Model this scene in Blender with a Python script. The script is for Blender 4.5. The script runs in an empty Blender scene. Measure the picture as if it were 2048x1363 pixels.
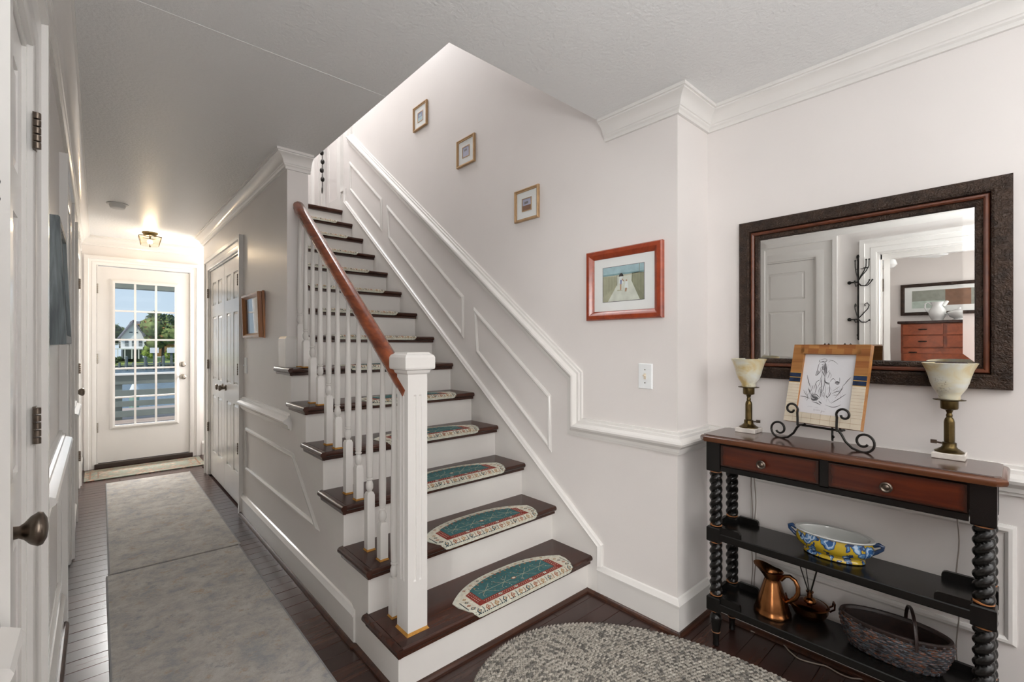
import bpy, math, random
from mathutils import Vector, Matrix
random.seed(7)
D = bpy.data
COL = bpy.context.scene.collection
SC = bpy.context.scene
PI = math.pi

# ------------------------------------------------------------------ camera
cam = D.cameras.new('camera'); cam.sensor_fit = 'HORIZONTAL'; cam.sensor_width = 36.0
cam.lens = 922.8 / 2048.0 * 36.0
cam.shift_y = (689.0 - 681.5) / 2048.0
cam.clip_start = 0.02; cam.clip_end = 600
camo = D.objects.new('camera', cam); COL.objects.link(camo)
camo.location = (0, 0, 1.25); camo.rotation_euler = (PI / 2, 0, -math.radians(41.969))
SC.camera = camo

# ------------------------------------------------------------------ world, sun, lights, exposure
world = D.worlds.new('world'); SC.world = world; world.use_nodes = True
wn = world.node_tree.nodes; wl = world.node_tree.links; wn.clear()
wo = wn.new('ShaderNodeOutputWorld'); wb = wn.new('ShaderNodeBackground')
wt = wn.new('ShaderNodeTexCoord'); wsx = wn.new('ShaderNodeSeparateXYZ'); wr = wn.new('ShaderNodeValToRGB')
wl.new(wt.outputs['Generated'], wsx.inputs[0]); wl.new(wsx.outputs['Z'], wr.inputs[0])
wr.color_ramp.elements[0].position = 0.0; wr.color_ramp.elements[0].color = (0.50, 0.61, 0.70, 1)
wr.color_ramp.elements[1].position = 0.35; wr.color_ramp.elements[1].color = (0.33, 0.48, 0.66, 1)
wl.new(wr.outputs[0], wb.inputs[0]); wb.inputs[1].default_value = 1.25
wl.new(wb.outputs[0], wo.inputs[0])

def sun_lamp(energy, rot, angle=0.01, color=(1, .95, .87)):
    l = D.lights.new('sun', 'SUN'); l.energy = energy; l.angle = angle; l.color = color
    o = D.objects.new('sun', l); COL.objects.link(o); o.rotation_euler = rot
def area_lamp(name, loc, rot, sx, sy, power, color):
    l = D.lights.new(name, 'AREA'); l.shape = 'RECTANGLE'; l.size = sx; l.size_y = sy; l.energy = power; l.color = color
    o = D.objects.new(name, l); COL.objects.link(o); o.location = loc; o.rotation_euler = rot
sun_lamp(3.2, (math.radians(42), 0, math.radians(-58)))
# added fill lights out of view, plus daylight from the upstairs windows
area_lamp('front_fill_light', (1.0, -2.9, 1.65), (PI / 2, 0, 0), 1.7, 1.1, 20, (1.0, .985, .97))  # added fill behind the camera, no window known there
area_lamp('front_ceiling_fill', (1.0, -1.2, 2.30), (0, 0, 0), 1.3, 1.3, 15, (1.0, .97, .94))  # added overhead fill, unseen behind the camera
area_lamp('bedroom_fill_light', (-1.6, -2.35, 1.5), (PI / 2, 0, 0), 1.6, 1.4, 30, (1.0, .99, .98))  # added fill for the bedroom, its source is not seen
area_lamp('bedroom_side_fill', (-2.66, -1.25, 1.55), (0, -PI / 2, 0), 1.3, 1.3, 100, (1.0, .985, .97))  # added to brighten the stair and mirror walls through the doorway
area_lamp('upstairs_window_light', (1.36, 4.2, 4.86), (0, 0, 0), .75, 1.9, 50, (.98, .985, 1.0))
area_lamp('front_up_fill', (1.5, -2.0, 1.75), (PI, 0, 0), .5, .5, 30, (.98, .98, 1.0))  # unseen uplight added to brighten the front ceiling
area_lamp('entry_up_fill', (.35, -.5, 1.30), (PI, 0, 0), .5, .5, 32, (.97, .985, 1.0))  # unseen uplight added to lift the hall ceiling
area_lamp('porch_fill', (.4, 7.3, 2.26), (math.radians(-50), 0, 0), 1.2, .4, 190, (1.0, .99, .97))  # added out of sight above the glass to brighten the hall
area_lamp('recess_fill', (1.62, 5.92, 1.35), (0, PI / 2, 0), 1.3, .5, 24, (1.0, .98, .95))  # added to brighten the hallway end, no window known in the recess
SC.view_settings.view_transform = 'Standard'; SC.view_settings.look = 'None'
SC.view_settings.gamma = 1.0; SC.view_settings.use_curve_mapping = False
SC.view_settings.exposure = 0.0
SC.cycles.use_denoising = True
SC.cycles.max_bounces = 10; SC.cycles.diffuse_bounces = 6; SC.cycles.glossy_bounces = 5
SC.cycles.transparent_max_bounces = 12; SC.cycles.sample_clamp_indirect = 6.0
SC.cycles.caustics_reflective = False; SC.cycles.caustics_refractive = False

# ------------------------------------------------------------------ materials
def srgb(r, g, b):
    f = lambda c: ((c / 255.) / 12.92 if c / 255. <= .04045 else (((c / 255.) + .055) / 1.055) ** 2.4)
    return (f(r), f(g), f(b), 1)
class NT:
    def __init__(s, name):
        s.m = D.materials.new(name); s.m.use_nodes = True; s.n = s.m.node_tree.nodes; s.l = s.m.node_tree.links
        s.b = s.n['Principled BSDF']; s.tc = None
    def new(s, t, **k):
        n = s.n.new(t)
        for a, b in k.items(): setattr(n, a, b)
        return n
    def link(s, a, b): s.l.new(a, b)
    def coord(s, scale=(1, 1, 1), rot=(0, 0, 0), kind='Object'):
        if not s.tc: s.tc = s.new('ShaderNodeTexCoord')
        mp = s.new('ShaderNodeMapping'); mp.inputs['Scale'].default_value = scale; mp.inputs['Rotation'].default_value = rot
        s.link(s.tc.outputs[kind], mp.inputs['Vector']); return mp.outputs[0]
    def noise(s, vec, scale, detail=4, rough=.5, dist=0):
        n = s.new('ShaderNodeTexNoise'); n.inputs['Scale'].default_value = scale; n.inputs['Detail'].default_value = detail
        n.inputs['Roughness'].default_value = rough; n.inputs['Distortion'].default_value = dist
        s.link(vec, n.inputs['Vector']); return n.outputs['Fac']
    def ramp(s, fac, stops, interp='LINEAR'):
        r = s.new('ShaderNodeValToRGB'); r.color_ramp.interpolation = interp
        e = r.color_ramp.elements
        while len(e) < len(stops): e.new(.5)
        for i, (p, c) in enumerate(stops): e[i].position = p; e[i].color = c
        s.link(fac, r.inputs[0]); return r.outputs[0]
    def bump(s, h, strength=.2, dist=.01):
        b = s.new('ShaderNodeBump'); b.inputs['Strength'].default_value = strength; b.inputs['Distance'].default_value = dist
        s.link(h, b.inputs['Height']); s.link(b.outputs[0], s.b.inputs['Normal'])
    def mix(s, f, a, b, mode='MIX'):
        m = s.new('ShaderNodeMix', data_type='RGBA', blend_type=mode)
        if isinstance(f, float): m.inputs[0].default_value = f
        else: s.link(f, m.inputs[0])
        for i, v in ((6, a), (7, b)):
            if isinstance(v, tuple): m.inputs[i].default_value = v
            else: s.link(v, m.inputs[i])
        return m.outputs[2]
    def base(s, c):
        if isinstance(c, tuple): s.b.inputs['Base Color'].default_value = c
        else: s.link(c, s.b.inputs['Base Color'])
    def set(s, rough=.5, metal=0, spec=None, coat=0):
        s.b.inputs['Roughness'].default_value = rough; s.b.inputs['Metallic'].default_value = metal
        if spec is not None: s.b.inputs['Specular IOR Level'].default_value = spec
        if coat: s.b.inputs['Coat Weight'].default_value = coat; s.b.inputs['Coat Roughness'].default_value = .12
        return s.m
def plain(name, c, rough=.5, metal=0, spec=None, coat=0, var=.06, nscale=8, bump=0):
    t = NT(name); v = t.coord(); nz = t.noise(v, nscale, 3)
    lo = tuple(max(0, x * (1 - var)) for x in c[:3]) + (1,); hi = tuple(min(1, x * (1 + var)) for x in c[:3]) + (1,)
    t.base(t.ramp(nz, [(.3, lo), (.7, hi)]))
    if bump: t.bump(t.noise(v, nscale * 3, 2, .5, 2.0), bump, .01)
    return t.set(rough, metal, spec, coat)
def wood(name, c1, c2, rough=.35, axis='X', scale=1.0, coat=0, grain=1.0, wear=None):
    t = NT(name)
    sc = {'X': (1.2, 14, 14), 'Y': (14, 1.2, 14), 'Z': (14, 14, 1.2)}[axis]
    v = t.coord(tuple(q * scale for q in sc)); n1 = t.noise(v, 1.6 * grain, 6, .6, .6)
    col = t.ramp(n1, [(.3, c1), (.7, c2)])
    if wear:
        n2 = t.noise(t.coord((3, 30, 30)), 2.2, 5, .7)
        col = t.mix(t.ramp(n2, [(.64, (0, 0, 0, 1)), (.74, (1, 1, 1, 1))]), col, wear)
    t.base(col); t.bump(n1, .08, .003)
    return t.set(rough, coat=coat)

M = {}
M['wall'] = plain('wall_paint', (.745, .715, .695, 1), .34, spec=.35, var=.015, nscale=3)
M['trim'] = plain('trim_paint', (.74, .725, .70, 1), .2, spec=.5, var=.015, nscale=4)
M['riser'] = plain('riser_paint', (.74, .72, .69, 1), .35, var=.02, nscale=6)
def ceiling_mat():
    t = NT('ceiling_texture'); v = t.coord(); n = t.noise(v, 70, 4, .6)
    t.base((.76, .765, .76, 1)); t.bump(n, .5, .006); return t.set(.38, spec=.45)
M['ceiling'] = ceiling_mat()
def floor_mat(i):
    t = NT('floor_board_%s' % 'abc'[i]); c = [(.028, .012, .009, 1), (.038, .016, .011, 1), (.022, .010, .008, 1)][i]
    v = t.coord((1.5, 18, 18)); n = t.noise(v, 2.2, 6, .65, .5)
    c2 = tuple(x * 1.9 for x in c[:3]) + (1,)
    col = t.ramp(n, [(.35, c), (.7, c2)])
    n2 = t.noise(t.coord((6, 40, 1)), 2.5, 4, .7)
    col = t.mix(t.ramp(n2, [(.68, (0, 0, 0, 1)), (.76, (1, 1, 1, 1))]), col, (.11, .042, .022, 1))
    t.base(col); t.bump(n, .12, .002); return t.set(.27, spec=.5)
for i in range(3): M['board%d' % i] = floor_mat(i)
M['tread'] = wood('tread_dark_wood', (.024, .008, .005, 1), (.062, .020, .011, 1), .24, 'X', wear=(.11, .045, .022, 1))
M['shoe'] = wood('shoe_mould_wood', (.022, .009, .006, 1), (.075, .027, .013, 1), .35, 'X', 1.5, wear=(.18, .075, .035, 1))
M['handrail'] = wood('handrail_mahogany', (.12, .024, .008, 1), (.34, .082, .026, 1), .2, 'Y', 1.2, coat=.4)
M['black'] = plain('black_lacquer', (.006, .0055, .005, 1), .26, spec=.35, coat=.12, var=.25, nscale=9)
M['tabletop'] = wood('tabletop_mahogany', (.035, .013, .008, 1), (.075, .027, .015, 1), .2, 'Y', coat=.5)
M['topedge'] = wood('tabletop_edge', (.06, .019, .008, 1), (.13, .042, .014, 1), .25, 'Y', coat=.4)
def drawer_mat():
    t = NT('drawer_front'); v = t.coord((1, 1.2, 14)); n = t.noise(v, 2.2, 5, .6, .7)
    col = t.ramp(n, [(.3, (.050, .008, .003, 1)), (.72, (.115, .020, .006, 1))])
    g = t.new('ShaderNodeTexGradient', gradient_type='LINEAR'); tc = t.new('ShaderNodeTexCoord')
    sx = t.new('ShaderNodeSeparateXYZ'); t.link(tc.outputs['Generated'], sx.inputs[0])
    def edge(o, w):
        a = t.new('ShaderNodeMath', operation='SUBTRACT'); a.inputs[1].default_value = .5; t.link(o, a.inputs[0])
        b = t.new('ShaderNodeMath', operation='ABSOLUTE'); t.link(a.outputs[0], b.inputs[0])
        c = t.new('ShaderNodeMapRange'); c.inputs[1].default_value = w; c.inputs[2].default_value = .5; t.link(b.outputs[0], c.inputs[0]); return c.outputs[0]
    m = t.new('ShaderNodeMath', operation='MAXIMUM'); t.link(edge(sx.outputs['Y'], .44), m.inputs[0]); t.link(edge(sx.outputs['Z'], .33), m.inputs[1])
    t.base(t.mix(m.outputs[0], col, (.018, .006, .003, 1))); return t.set(.25, coat=.3)
M['drawer'] = drawer_mat()
M['gilt'] = plain('rubbed_gilt_line', (.30, .12, .04, 1), .4, var=.4)
M['brass'] = plain('antique_brass', (.115, .082, .034, 1), .3, 1, var=.3, nscale=30)
M['bronze'] = plain('bronze_hardware', (.16, .13, .105, 1), .28, 1, var=.25, nscale=40)
M['nickel'] = plain('satin_nickel', (.42, .39, .35, 1), .25, 1, var=.1)
M['marble'] = plain('white_marble', (.68, .64, .59, 1), .2, var=.18, nscale=22)
def alabaster():
    t = NT('alabaster_glass'); v = t.coord((1, 1, 1.0)); n = t.noise(v, 9, 4, .55, 1.2)
    col = t.ramp(n, [(.34, (.56, .42, .17, 1)), (.47, (.64, .60, .44, 1)), (.62, (.66, .68, .63, 1))])
    n2 = t.noise(t.coord((1, 1, 1.4)), 15, 2, .5, 2.5)
    vein = t.ramp(n2, [(.487, (0, 0, 0, 1)), (.5, (1, 1, 1, 1)), (.513, (0, 0, 0, 1))])
    n3 = t.noise(t.coord(), 11, 1); mm = t.new('ShaderNodeMath', operation='MULTIPLY')
    t.link(vein, mm.inputs[0]); t.link(t.ramp(n3, [(.55, (0, 0, 0, 1)), (.62, (1, 1, 1, 1))]), mm.inputs[1])
    col = t.mix(mm.outputs[0], col, (.10, .07, .03, 1))
    t.base(col); t.b.inputs['Subsurface Weight'].default_value = .15; t.b.inputs['Subsurface Radius'].default_value = (.02, .02, .02)
    return t.set(.3)
M['alabaster'] = alabaster()
M['iron'] = plain('wrought_iron', (.016, .014, .012, 1), .4, .4, var=.2, nscale=40)
def mirror_mat():
    t = NT('mirror_glass'); t.base((.93, .935, .92, 1)); return t.set(.0, 1)
M['mirror'] = mirror_mat()
M['mframe'] = plain('mirror_frame_brown', (.038, .021, .013, 1), .5, spec=.35, var=.45, nscale=26, bump=1.0)
M['mbead'] = wood('mirror_frame_bead', (.07, .020, .009, 1), (.14, .042, .018, 1), .3, 'Y')
M['redframe'] = wood('red_stained_frame', (.20, .028, .010, 1), (.36, .060, .018, 1), .28, 'Y', coat=.3)
M['goldframe'] = plain('champagne_gold_frame', (.50, .33, .18, 1), .34, .5, var=.12, nscale=30)
M['matboard'] = plain('mat_board', (.82, .85, .84, 1), .55, var=.02)
M['paper'] = plain('drawing_paper', (.70, .71, .74, 1), .6, var=.01)
M['glassplate'] = None
def pane_mat(name, refl, tint=(1, 1, 1, 1), rough=0.0):
    m = D.materials.new(name); m.use_nodes = True; n = m.node_tree.nodes; l = m.node_tree.links; n.clear()
    o = n.new('ShaderNodeOutputMaterial'); a = n.new('ShaderNodeBsdfTransparent'); a.inputs[0].default_value = tint
    g = n.new('ShaderNodeBsdfGlossy'); g.inputs['Roughness'].default_value = rough
    fr = n.new('ShaderNodeFresnel'); fr.inputs[0].default_value = 1.45; mu = n.new('ShaderNodeMath'); mu.operation = 'MULTIPLY'; mu.inputs[1].default_value = refl
    ge = n.new('ShaderNodeNewGeometry'); iv = n.new('ShaderNodeMath'); iv.operation = 'SUBTRACT'; iv.inputs[0].default_value = 1.0; l.new(ge.outputs['Backfacing'], iv.inputs[1]); m2 = n.new('ShaderNodeMath'); m2.operation = 'MULTIPLY'; l.new(mu.outputs[0], m2.inputs[0]); l.new(iv.outputs[0], m2.inputs[1])
    l.new(fr.outputs[0], mu.inputs[0]); mx = n.new('ShaderNodeMixShader')
    l.new(m2.outputs[0], mx.inputs[0]); l.new(a.outputs[0], mx.inputs[1]); l.new(g.outputs[0], mx.inputs[2]); l.new(mx.outputs[0], o.inputs[0]); return m
M['pane'] = pane_mat('window_glass', .3)
M['picglass'] = pane_mat('picture_glass', .7)
M['lampglass'] = pane_mat('fixture_glass', 1.0, (1, .95, .86, 1), .05)
def copper_mat():
    t = NT('hammered_copper'); v = t.coord(); n = t.noise(v, 14, 4)
    t.base(t.ramp(n, [(.3, (.20, .08, .028, 1)), (.7, (.36, .155, .06, 1))])); t.bump(t.noise(v, 60, 2), .08, .003); return t.set(.24, 1)
M['copper'] = copper_mat()
M['darkcopper'] = plain('dark_copper', (.12, .038, .018, 1), .2, 1, var=.3)
def bowl_mat():
    t = NT('yellow_blue_porcelain'); v = t.coord()
    nz = t.new('ShaderNodeTexNoise'); nz.inputs['Scale'].default_value = 26; nz.inputs['Detail'].default_value = 2; t.link(v, nz.inputs['Vector'])
    ad = t.new('ShaderNodeMix', data_type='RGBA'); ad.blend_type = 'ADD'; ad.inputs[0].default_value = .05; t.link(v, ad.inputs[6]); t.link(nz.outputs['Color'], ad.inputs[7])
    vo = t.new('ShaderNodeTexVoronoi', feature='F1'); vo.inputs['Scale'].default_value = 30; t.link(ad.outputs[2], vo.inputs['Vector'])
    petals = t.ramp(vo.outputs['Distance'], [(.0, (.03, .10, .26, 1)), (.22, (.05, .16, .36, 1)), (.3, (.42, .55, .70, 1)), (.42, (.10, .24, .46, 1)), (.52, (.02, .05, .15, 1)), (.6, (.48, .34, .02, 1))], 'CONSTANT')
    n = t.noise(v, 15, 2, .5, .6)
    y = t.mix(t.ramp(n, [(.58, (0, 0, 0, 1)), (.60, (1, 1, 1, 1))]), petals, (.48, .34, .02, 1))
    big = t.noise(v, 11, 1, .5)
    dark = t.noise(t.coord((1, 1, 1), (0, 0, 1)), 42, 1)
    y2 = t.mix(t.ramp(dark, [(.66, (0, 0, 0, 1)), (.68, (1, 1, 1, 1))]), y, (.012, .04, .12, 1))
    t.base(y2); return t.set(.12, coat=.5)
M['bowl'] = bowl_mat()
M['bowlin'] = plain('white_porcelain', (.50, .51, .49, 1), .15, var=.03, coat=.4)
M['bowlblue'] = plain('cobalt_handle', (.010, .035, .10, 1), .15, var=.4, coat=.4)
M['porcelain'] = plain('glazed_white', (.74, .76, .76, 1), .1, var=.02, coat=.5)
def basket_mat():
    t = NT('basket_weave'); v = t.coord((1, 1, 3.2)); n = t.noise(v, 45, 4, .7, .5)
    t.base(t.ramp(n, [(.34, (.008, .006, .007, 1)), (.42, (.03, .014, .010, 1)), (.48, (.06, .078, .095, 1)), (.55, (.10, .115, .13, 1)), (.59, (.30, .085, .02, 1)), (.64, (.02, .010, .008, 1))])); t.bump(n, .4, .004); return t.set(.38)
M['basket'] = basket_mat()
M['basketdark'] = plain('basket_inside', (.018, .008, .006, 1), .4, var=.5, nscale=60)
def runner_mat():
    t = NT('distressed_runner'); v = t.coord((1, 1, 1))
    a = t.noise(v, 7, 7, .8, .2); b = t.noise(t.coord((6, 30, 1)), 6, 4, .8); c = t.noise(t.coord((1, 1, 1), (0, 0, 2)), 12, 5, .8)
    col = t.ramp(a, [(.38, (.29, .295, .30, 1)), (.5, (.39, .365, .335, 1)), (.62, (.46, .445, .415, 1))])
    col = t.mix(t.ramp(c, [(.56, (0, 0, 0, 1)), (.68, (.75, .75, .75, 1))]), col, (.36, .27, .18, 1))
    d = t.noise(t.coord((1, 1, 1), (0, 0, 4)), 18, 5, .85)
    col = t.mix(t.ramp(d, [(.55, (0, 0, 0, 1)), (.7, (.65, .65, .65, 1))]), col, (.16, .18, .205, 1))
    col = t.mix(t.ramp(b, [(.45, (0, 0, 0, 1)), (.8, (.35, .35, .35, 1))]), col, (.47, .45, .42, 1))
    fr = t.noise(v, 160, 2); t.base(col); t.bump(fr, .5, .004); return t.set(.95, spec=.1)
M['runner'] = runner_mat()
M['runneredge'] = plain('runner_binding', (.24, .24, .24, 1), .9, var=.1)
def persian_mat():
    t = NT('door_mat_weave'); v = t.coord((1, 1, 1)); vo = t.new('ShaderNodeTexVoronoi', distance='MANHATTAN'); vo.inputs['Scale'].default_value = 16; t.link(v, vo.inputs['Vector'])
    col = t.ramp(vo.outputs['Distance'], [(0, (.25, .08, .06, 1)), (.22, (.36, .31, .24, 1)), (.38, (.30, .27, .21, 1)), (.5, (.25, .10, .07, 1)), (.62, (.20, .21, .17, 1))])
    n = t.noise(v, 40, 3, .8); t.base(t.mix(t.ramp(n, [(.5, (0, 0, 0, 1)), (.7, (.6, .6, .6, 1))]), col, (.36, .33, .28, 1))); return t.set(.9, spec=.1)
M['persian'] = persian_mat()
for k, c in {'mat_cream': (.56, .53, .44, 1), 'mat_teal': (.045, .120, .125, 1), 'mat_red': (.22, .038, .028, 1), 'mat_gold': (.36, .34, .25, 1), 'mat_rust': (.27, .09, .045, 1), 'mat_dark': (.03, .05, .06, 1), 'mat_edge': (.55, .55, .47, 1), 'mat_tan': (.33, .19, .085, 1), 'varnish': (.42, .21, .05, 1)}.items():
    M[k] = plain(k, c, .85, spec=.1, var=.15, nscale=80)
for k, c in {'braid_cream': (.40, .375, .33, 1), 'braid_grey': (.34, .315, .275, 1), 'braid_dark': (.17, .16, .145, 1)}.items():
    M[k] = plain(k, c, .95, spec=.05, var=.3, nscale=90)
M['plastic'] = plain('white_plastic', (.82, .85, .86, 1), .3, var=.02)
M['smoke'] = plain('grey_white_plastic', (.62, .62, .61, 1), .4, var=.02)
M['cord'] = plain('ivory_cord', (.33, .30, .25, 1), .5, var=.05)
M['greycord'] = plain('grey_cord', (.30, .26, .23, 1), .5, var=.05)
M['honey'] = wood('honey_mango_wood', (.24, .095, .024, 1), (.48, .225, .065, 1), .4, 'X', 1.6)
M['honey2'] = wood('amber_mango_wood', (.20, .065, .015, 1), (.38, .15, .04, 1), .4, 'X', 1.6)
M['bone'] = plain('bone_inlay', (.66, .59, .47, 1), .4, var=.07, nscale=20)
M['bluestone'] = plain('blue_inlay', (.012, .028, .075, 1), .3, var=.5, nscale=60)
M['goldline'] = plain('brass_inlay', (.60, .36, .08, 1), .35, .5)
M['graphite'] = plain('graphite', (.10, .10, .108, 1), .6)
M['graphite2'] = plain('light_graphite', (.40, .40, .42, 1), .6)
M['canvasblue'] = wood('weathered_blue_wood', (.05, .065, .072, 1), (.22, .26, .275, 1), .5, 'Z', 2.2)
M['frameorange'] = wood('orange_oak_frame', (.24, .085, .025, 1), (.44, .19, .065, 1), .3, 'Z', coat=.3)
M['darkpic'] = plain('dark_picture', (.07, .07, .065, 1), .05, var=.5, nscale=14)
M['cherry'] = wood('cherry_dresser', (.17, .038, .014, 1), (.34, .085, .032, 1), .3, 'Y', .6, coat=.3)
M['dresstop'] = wood('dresser_top_dark', (.02, .010, .009, 1), (.05, .022, .018, 1), .25, 'Y')
M['shingle'] = plain('grey_shingle', (.16, .16, .185, 1), .8, var=.15)
M['housewhite'] = plain('white_siding', (.80, .80, .78, 1), .7, var=.03)
M['housedark'] = plain('dark_window', (.10, .12, .13, 1), .3)
M['tanwall'] = plain('tan_siding', (.45, .36, .22, 1), .7)
M['grass'] = plain('lawn_grass', (.28, .34, .09, 1), .9, var=.3, nscale=3)
M['leaf'] = plain('leaf_green', (.16, .20, .06, 1), .8, var=.6, nscale=1.6)
M['leafdark'] = plain('leaf_dark_green', (.045, .075, .04, 1), .8, var=.5, nscale=1.6)
M['leafbright'] = plain('leaf_bright_green', (.22, .30, .05, 1), .8, var=.4, nscale=3)
M['bark'] = plain('bark', (.10, .075, .05, 1), .9)
M['deckpaint'] = plain('sage_deck_paint', (.17, .20, .19, 1), .6, var=.06)
M['deckboard'] = wood('weathered_deck', (.36, .27, .23, 1), (.52, .43, .38, 1), .7, 'X')
M['pilinggreen'] = plain('green_piling', (.25, .36, .28, 1), .6, var=.2)
M['dockgrey'] = plain('dock_timber', (.14, .16, .155, 1), .8, var=.2)
M['seawall'] = plain('seawall', (.30, .28, .20, 1), .9, var=.3)
def water_mat():
    t = NT('canal_water'); v = t.coord((1, .35, 1)); n = t.noise(v, 1.6, 5, .7); n2 = t.noise(v, 6, 3, .7)
    t.base(t.ramp(n2, [(.3, (.10, .15, .21, 1)), (.7, (.20, .26, .33, 1))])); t.bump(n2, .8, .12); return t.set(.18, spec=.5)
M['water'] = water_mat()
def emit_mat(name, c, s):
    t = NT(name); t.base((.8, .7, .5, 1)); t.b.inputs['Emission Color'].default_value = c; t.b.inputs['Emission Strength'].default_value = s; return t.m
M['bulb'] = emit_mat('lit_bulb', (1, .72, .40, 1), 28)
M['sill'] = plain('dark_threshold', (.05, .035, .028, 1), .4)
M['glassbead'] = plain('clear_bead', (.75, .78, .80, 1), .05, var=.02, coat=1)
for k, c in {'ph_sky': (.36, .52, .56, 1), 'ph_sea': (.22, .36, .38, 1), 'ph_sand': (.52, .52, .40, 1), 'ph_path': (.62, .66, .58, 1), 'ph_fence': (.24, .25, .17, 1), 'ph_fence2': (.40, .41, .29, 1), 'ph_hat': (.05, .045, .04, 1), 'ph_white': (.72, .78, .76, 1), 'ph_skin': (.40, .25, .16, 1), 'ph_blue': (.20, .24, .40, 1), 'ph_lilac': (.42, .44, .58, 1), 'ph_grey': (.20, .19, .20, 1), 'ph_greygreen': (.27, .29, .25, 1), 'ph_brown': (.20, .10, .055, 1), 'ph_sage': (.36, .42, .33, 1), 'ph_mint': (.48, .58, .52, 1)}.items():
    M[k] = plain(k, c, .5, var=.12, nscale=25)

# ------------------------------------------------------------------ mesh builder
class MB:
    def __init__(s): s.v = []; s.f = []; s.mi = []; s.mats = []
    def _m(s, mat):
        if mat is None: return 0
        if mat not in s.mats: s.mats.append(mat)
        return s.mats.index(mat)
    def add(s, vs, fs, mat=None, T=None):
        b = len(s.v); k = s._m(mat)
        for p in vs:
            p = Vector(p); s.v.append(tuple(T @ p) if T else tuple(p))
        for f in fs: s.f.append(tuple(b + i for i in f)); s.mi.append(k)
        return s
    def box(s, x0, x1, y0, y1, z0, z1, mat=None, T=None):
        vs = [(x0, y0, z0), (x1, y0, z0), (x1, y1, z0), (x0, y1, z0), (x0, y0, z1), (x1, y0, z1), (x1, y1, z1), (x0, y1, z1)]
        return s.add(vs, [(0, 3, 2, 1), (4, 5, 6, 7), (0, 1, 5, 4), (1, 2, 6, 5), (2, 3, 7, 6), (3, 0, 4, 7)], mat, T)
    def bbox(s, x0, x1, y0, y1, z0, z1, b=.003, mat=None, T=None):   # box with bevelled top and bottom rims
        L = []
        for z, i in ((z0, b), (z0 + b, 0), (z1 - b, 0), (z1, b)):
            L += [(x0 + i, y0 + i, z), (x1 - i, y0 + i, z), (x1 - i, y1 - i, z), (x0 + i, y1 - i, z)]
        F = [(3, 2, 1, 0), (12, 13, 14, 15)]
        for r in range(3):
            for k in range(4): F.append((r * 4 + k, r * 4 + (k + 1) % 4, r * 4 + 4 + (k + 1) % 4, r * 4 + 4 + k))
        return s.add(L, F, mat, T)
    def prism(s, poly, axis, a, b, mat=None, T=None):   # polygon extruded along axis from a to b
        def P(p, q):
            return {'X': (q, p[0], p[1]), 'Y': (p[0], q, p[1]), 'Z': (p[0], p[1], q)}[axis]
        n = len(poly); vs = [P(p, a) for p in poly] + [P(p, b) for p in poly]
        fs = [tuple(range(n))[::-1], tuple(range(n, 2 * n))] + [(i, (i + 1) % n, n + (i + 1) % n, n + i) for i in range(n)]
        return s.add(vs, fs, mat, T)
    def lathe(s, prof, seg=20, c=(0, 0, 0), mat=None, T=None, ax=1, ay=1):   # prof (r,z)
        vs = []; fs = []; n = len(prof)
        for r, z in prof:
            for k in range(seg):
                a = 2 * PI * k / seg; vs.append((c[0] + r * ax * math.cos(a), c[1] + r * ay * math.sin(a), c[2] + z))
        for i in range(n - 1):
            for k in range(seg): fs.append((i * seg + k, i * seg + (k + 1) % seg, (i + 1) * seg + (k + 1) % seg, (i + 1) * seg + k))
        fs.append(tuple(range(seg))[::-1]); fs.append(tuple((n - 1) * seg + k for k in range(seg)))
        return s.add(vs, fs, mat, T)
    def tube(s, pts, r, seg=8, mat=None, T=None, closed=False, flat=1.0):
        pts = [Vector(p) for p in pts]; n = len(pts); R = r if isinstance(r, (list, tuple)) else [r] * n
        vs = []; fs = []; up = None
        for i, p in enumerate(pts):
            if closed: t = pts[(i + 1) % n] - pts[i - 1]
            else: t = pts[min(i + 1, n - 1)] - pts[max(i - 1, 0)]
            if t.length < 1e-9: t = Vector((0, 0, 1))
            t.normalize()
            if up is None:
                up = Vector((0, 0, 1)) if abs(t.z) < .9 else Vector((1, 0, 0))
            a = up - t * up.dot(t)
            if a.length < 1e-6: a = Vector((1, 0, 0)) - t * t.x
            a.normalize(); up = a; b = t.cross(a)
            for k in range(seg):
                q = 2 * PI * k / seg; vs.append(p + (a * math.cos(q) * flat + b * math.sin(q)) * R[i])
        m = n if closed else n - 1
        for i in range(m):
            j = (i + 1) % n
            for k in range(seg): fs.append((i * seg + k, i * seg + (k + 1) % seg, j * seg + (k + 1) % seg, j * seg + k))
        if not closed: fs.append(tuple(range(seg))[::-1]); fs.append(tuple((n - 1) * seg + k for k in range(seg)))
        return s.add(vs, fs, mat, T)
    def sweep(s, path, prof, fixed, closed=False, mat=None, T=None):   # profile (a,b): a along fixed x tangent, b along fixed
        path = [Vector(p) for p in path]; F = Vector(fixed).normalized(); n = len(path); vs = []; fs = []; m = len(prof)
        for i in range(n):
            if closed: t1 = path[i] - path[i - 1]; t2 = path[(i + 1) % n] - path[i]
            else:
                t1 = path[i] - path[i - 1] if i else path[1] - path[0]; t2 = path[i + 1] - path[i] if i < n - 1 else t1
            m1 = F.cross(t1).normalized(); m2 = F.cross(t2).normalized(); mt = (m1 + m2) / (1 + m1.dot(m2))
            for a, b in prof: vs.append(path[i] + mt * a + F * b)
        for i in range(n if closed else n - 1):
            j = (i + 1) % n
            for k in range(m): fs.append((i * m + k, i * m + (k + 1) % m, j * m + (k + 1) % m, j * m + k))
        if not closed: fs.append(tuple(range(m))[::-1]); fs.append(tuple((n - 1) * m + k for k in range(m)))
        return s.add(vs, fs, mat, T)
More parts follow.
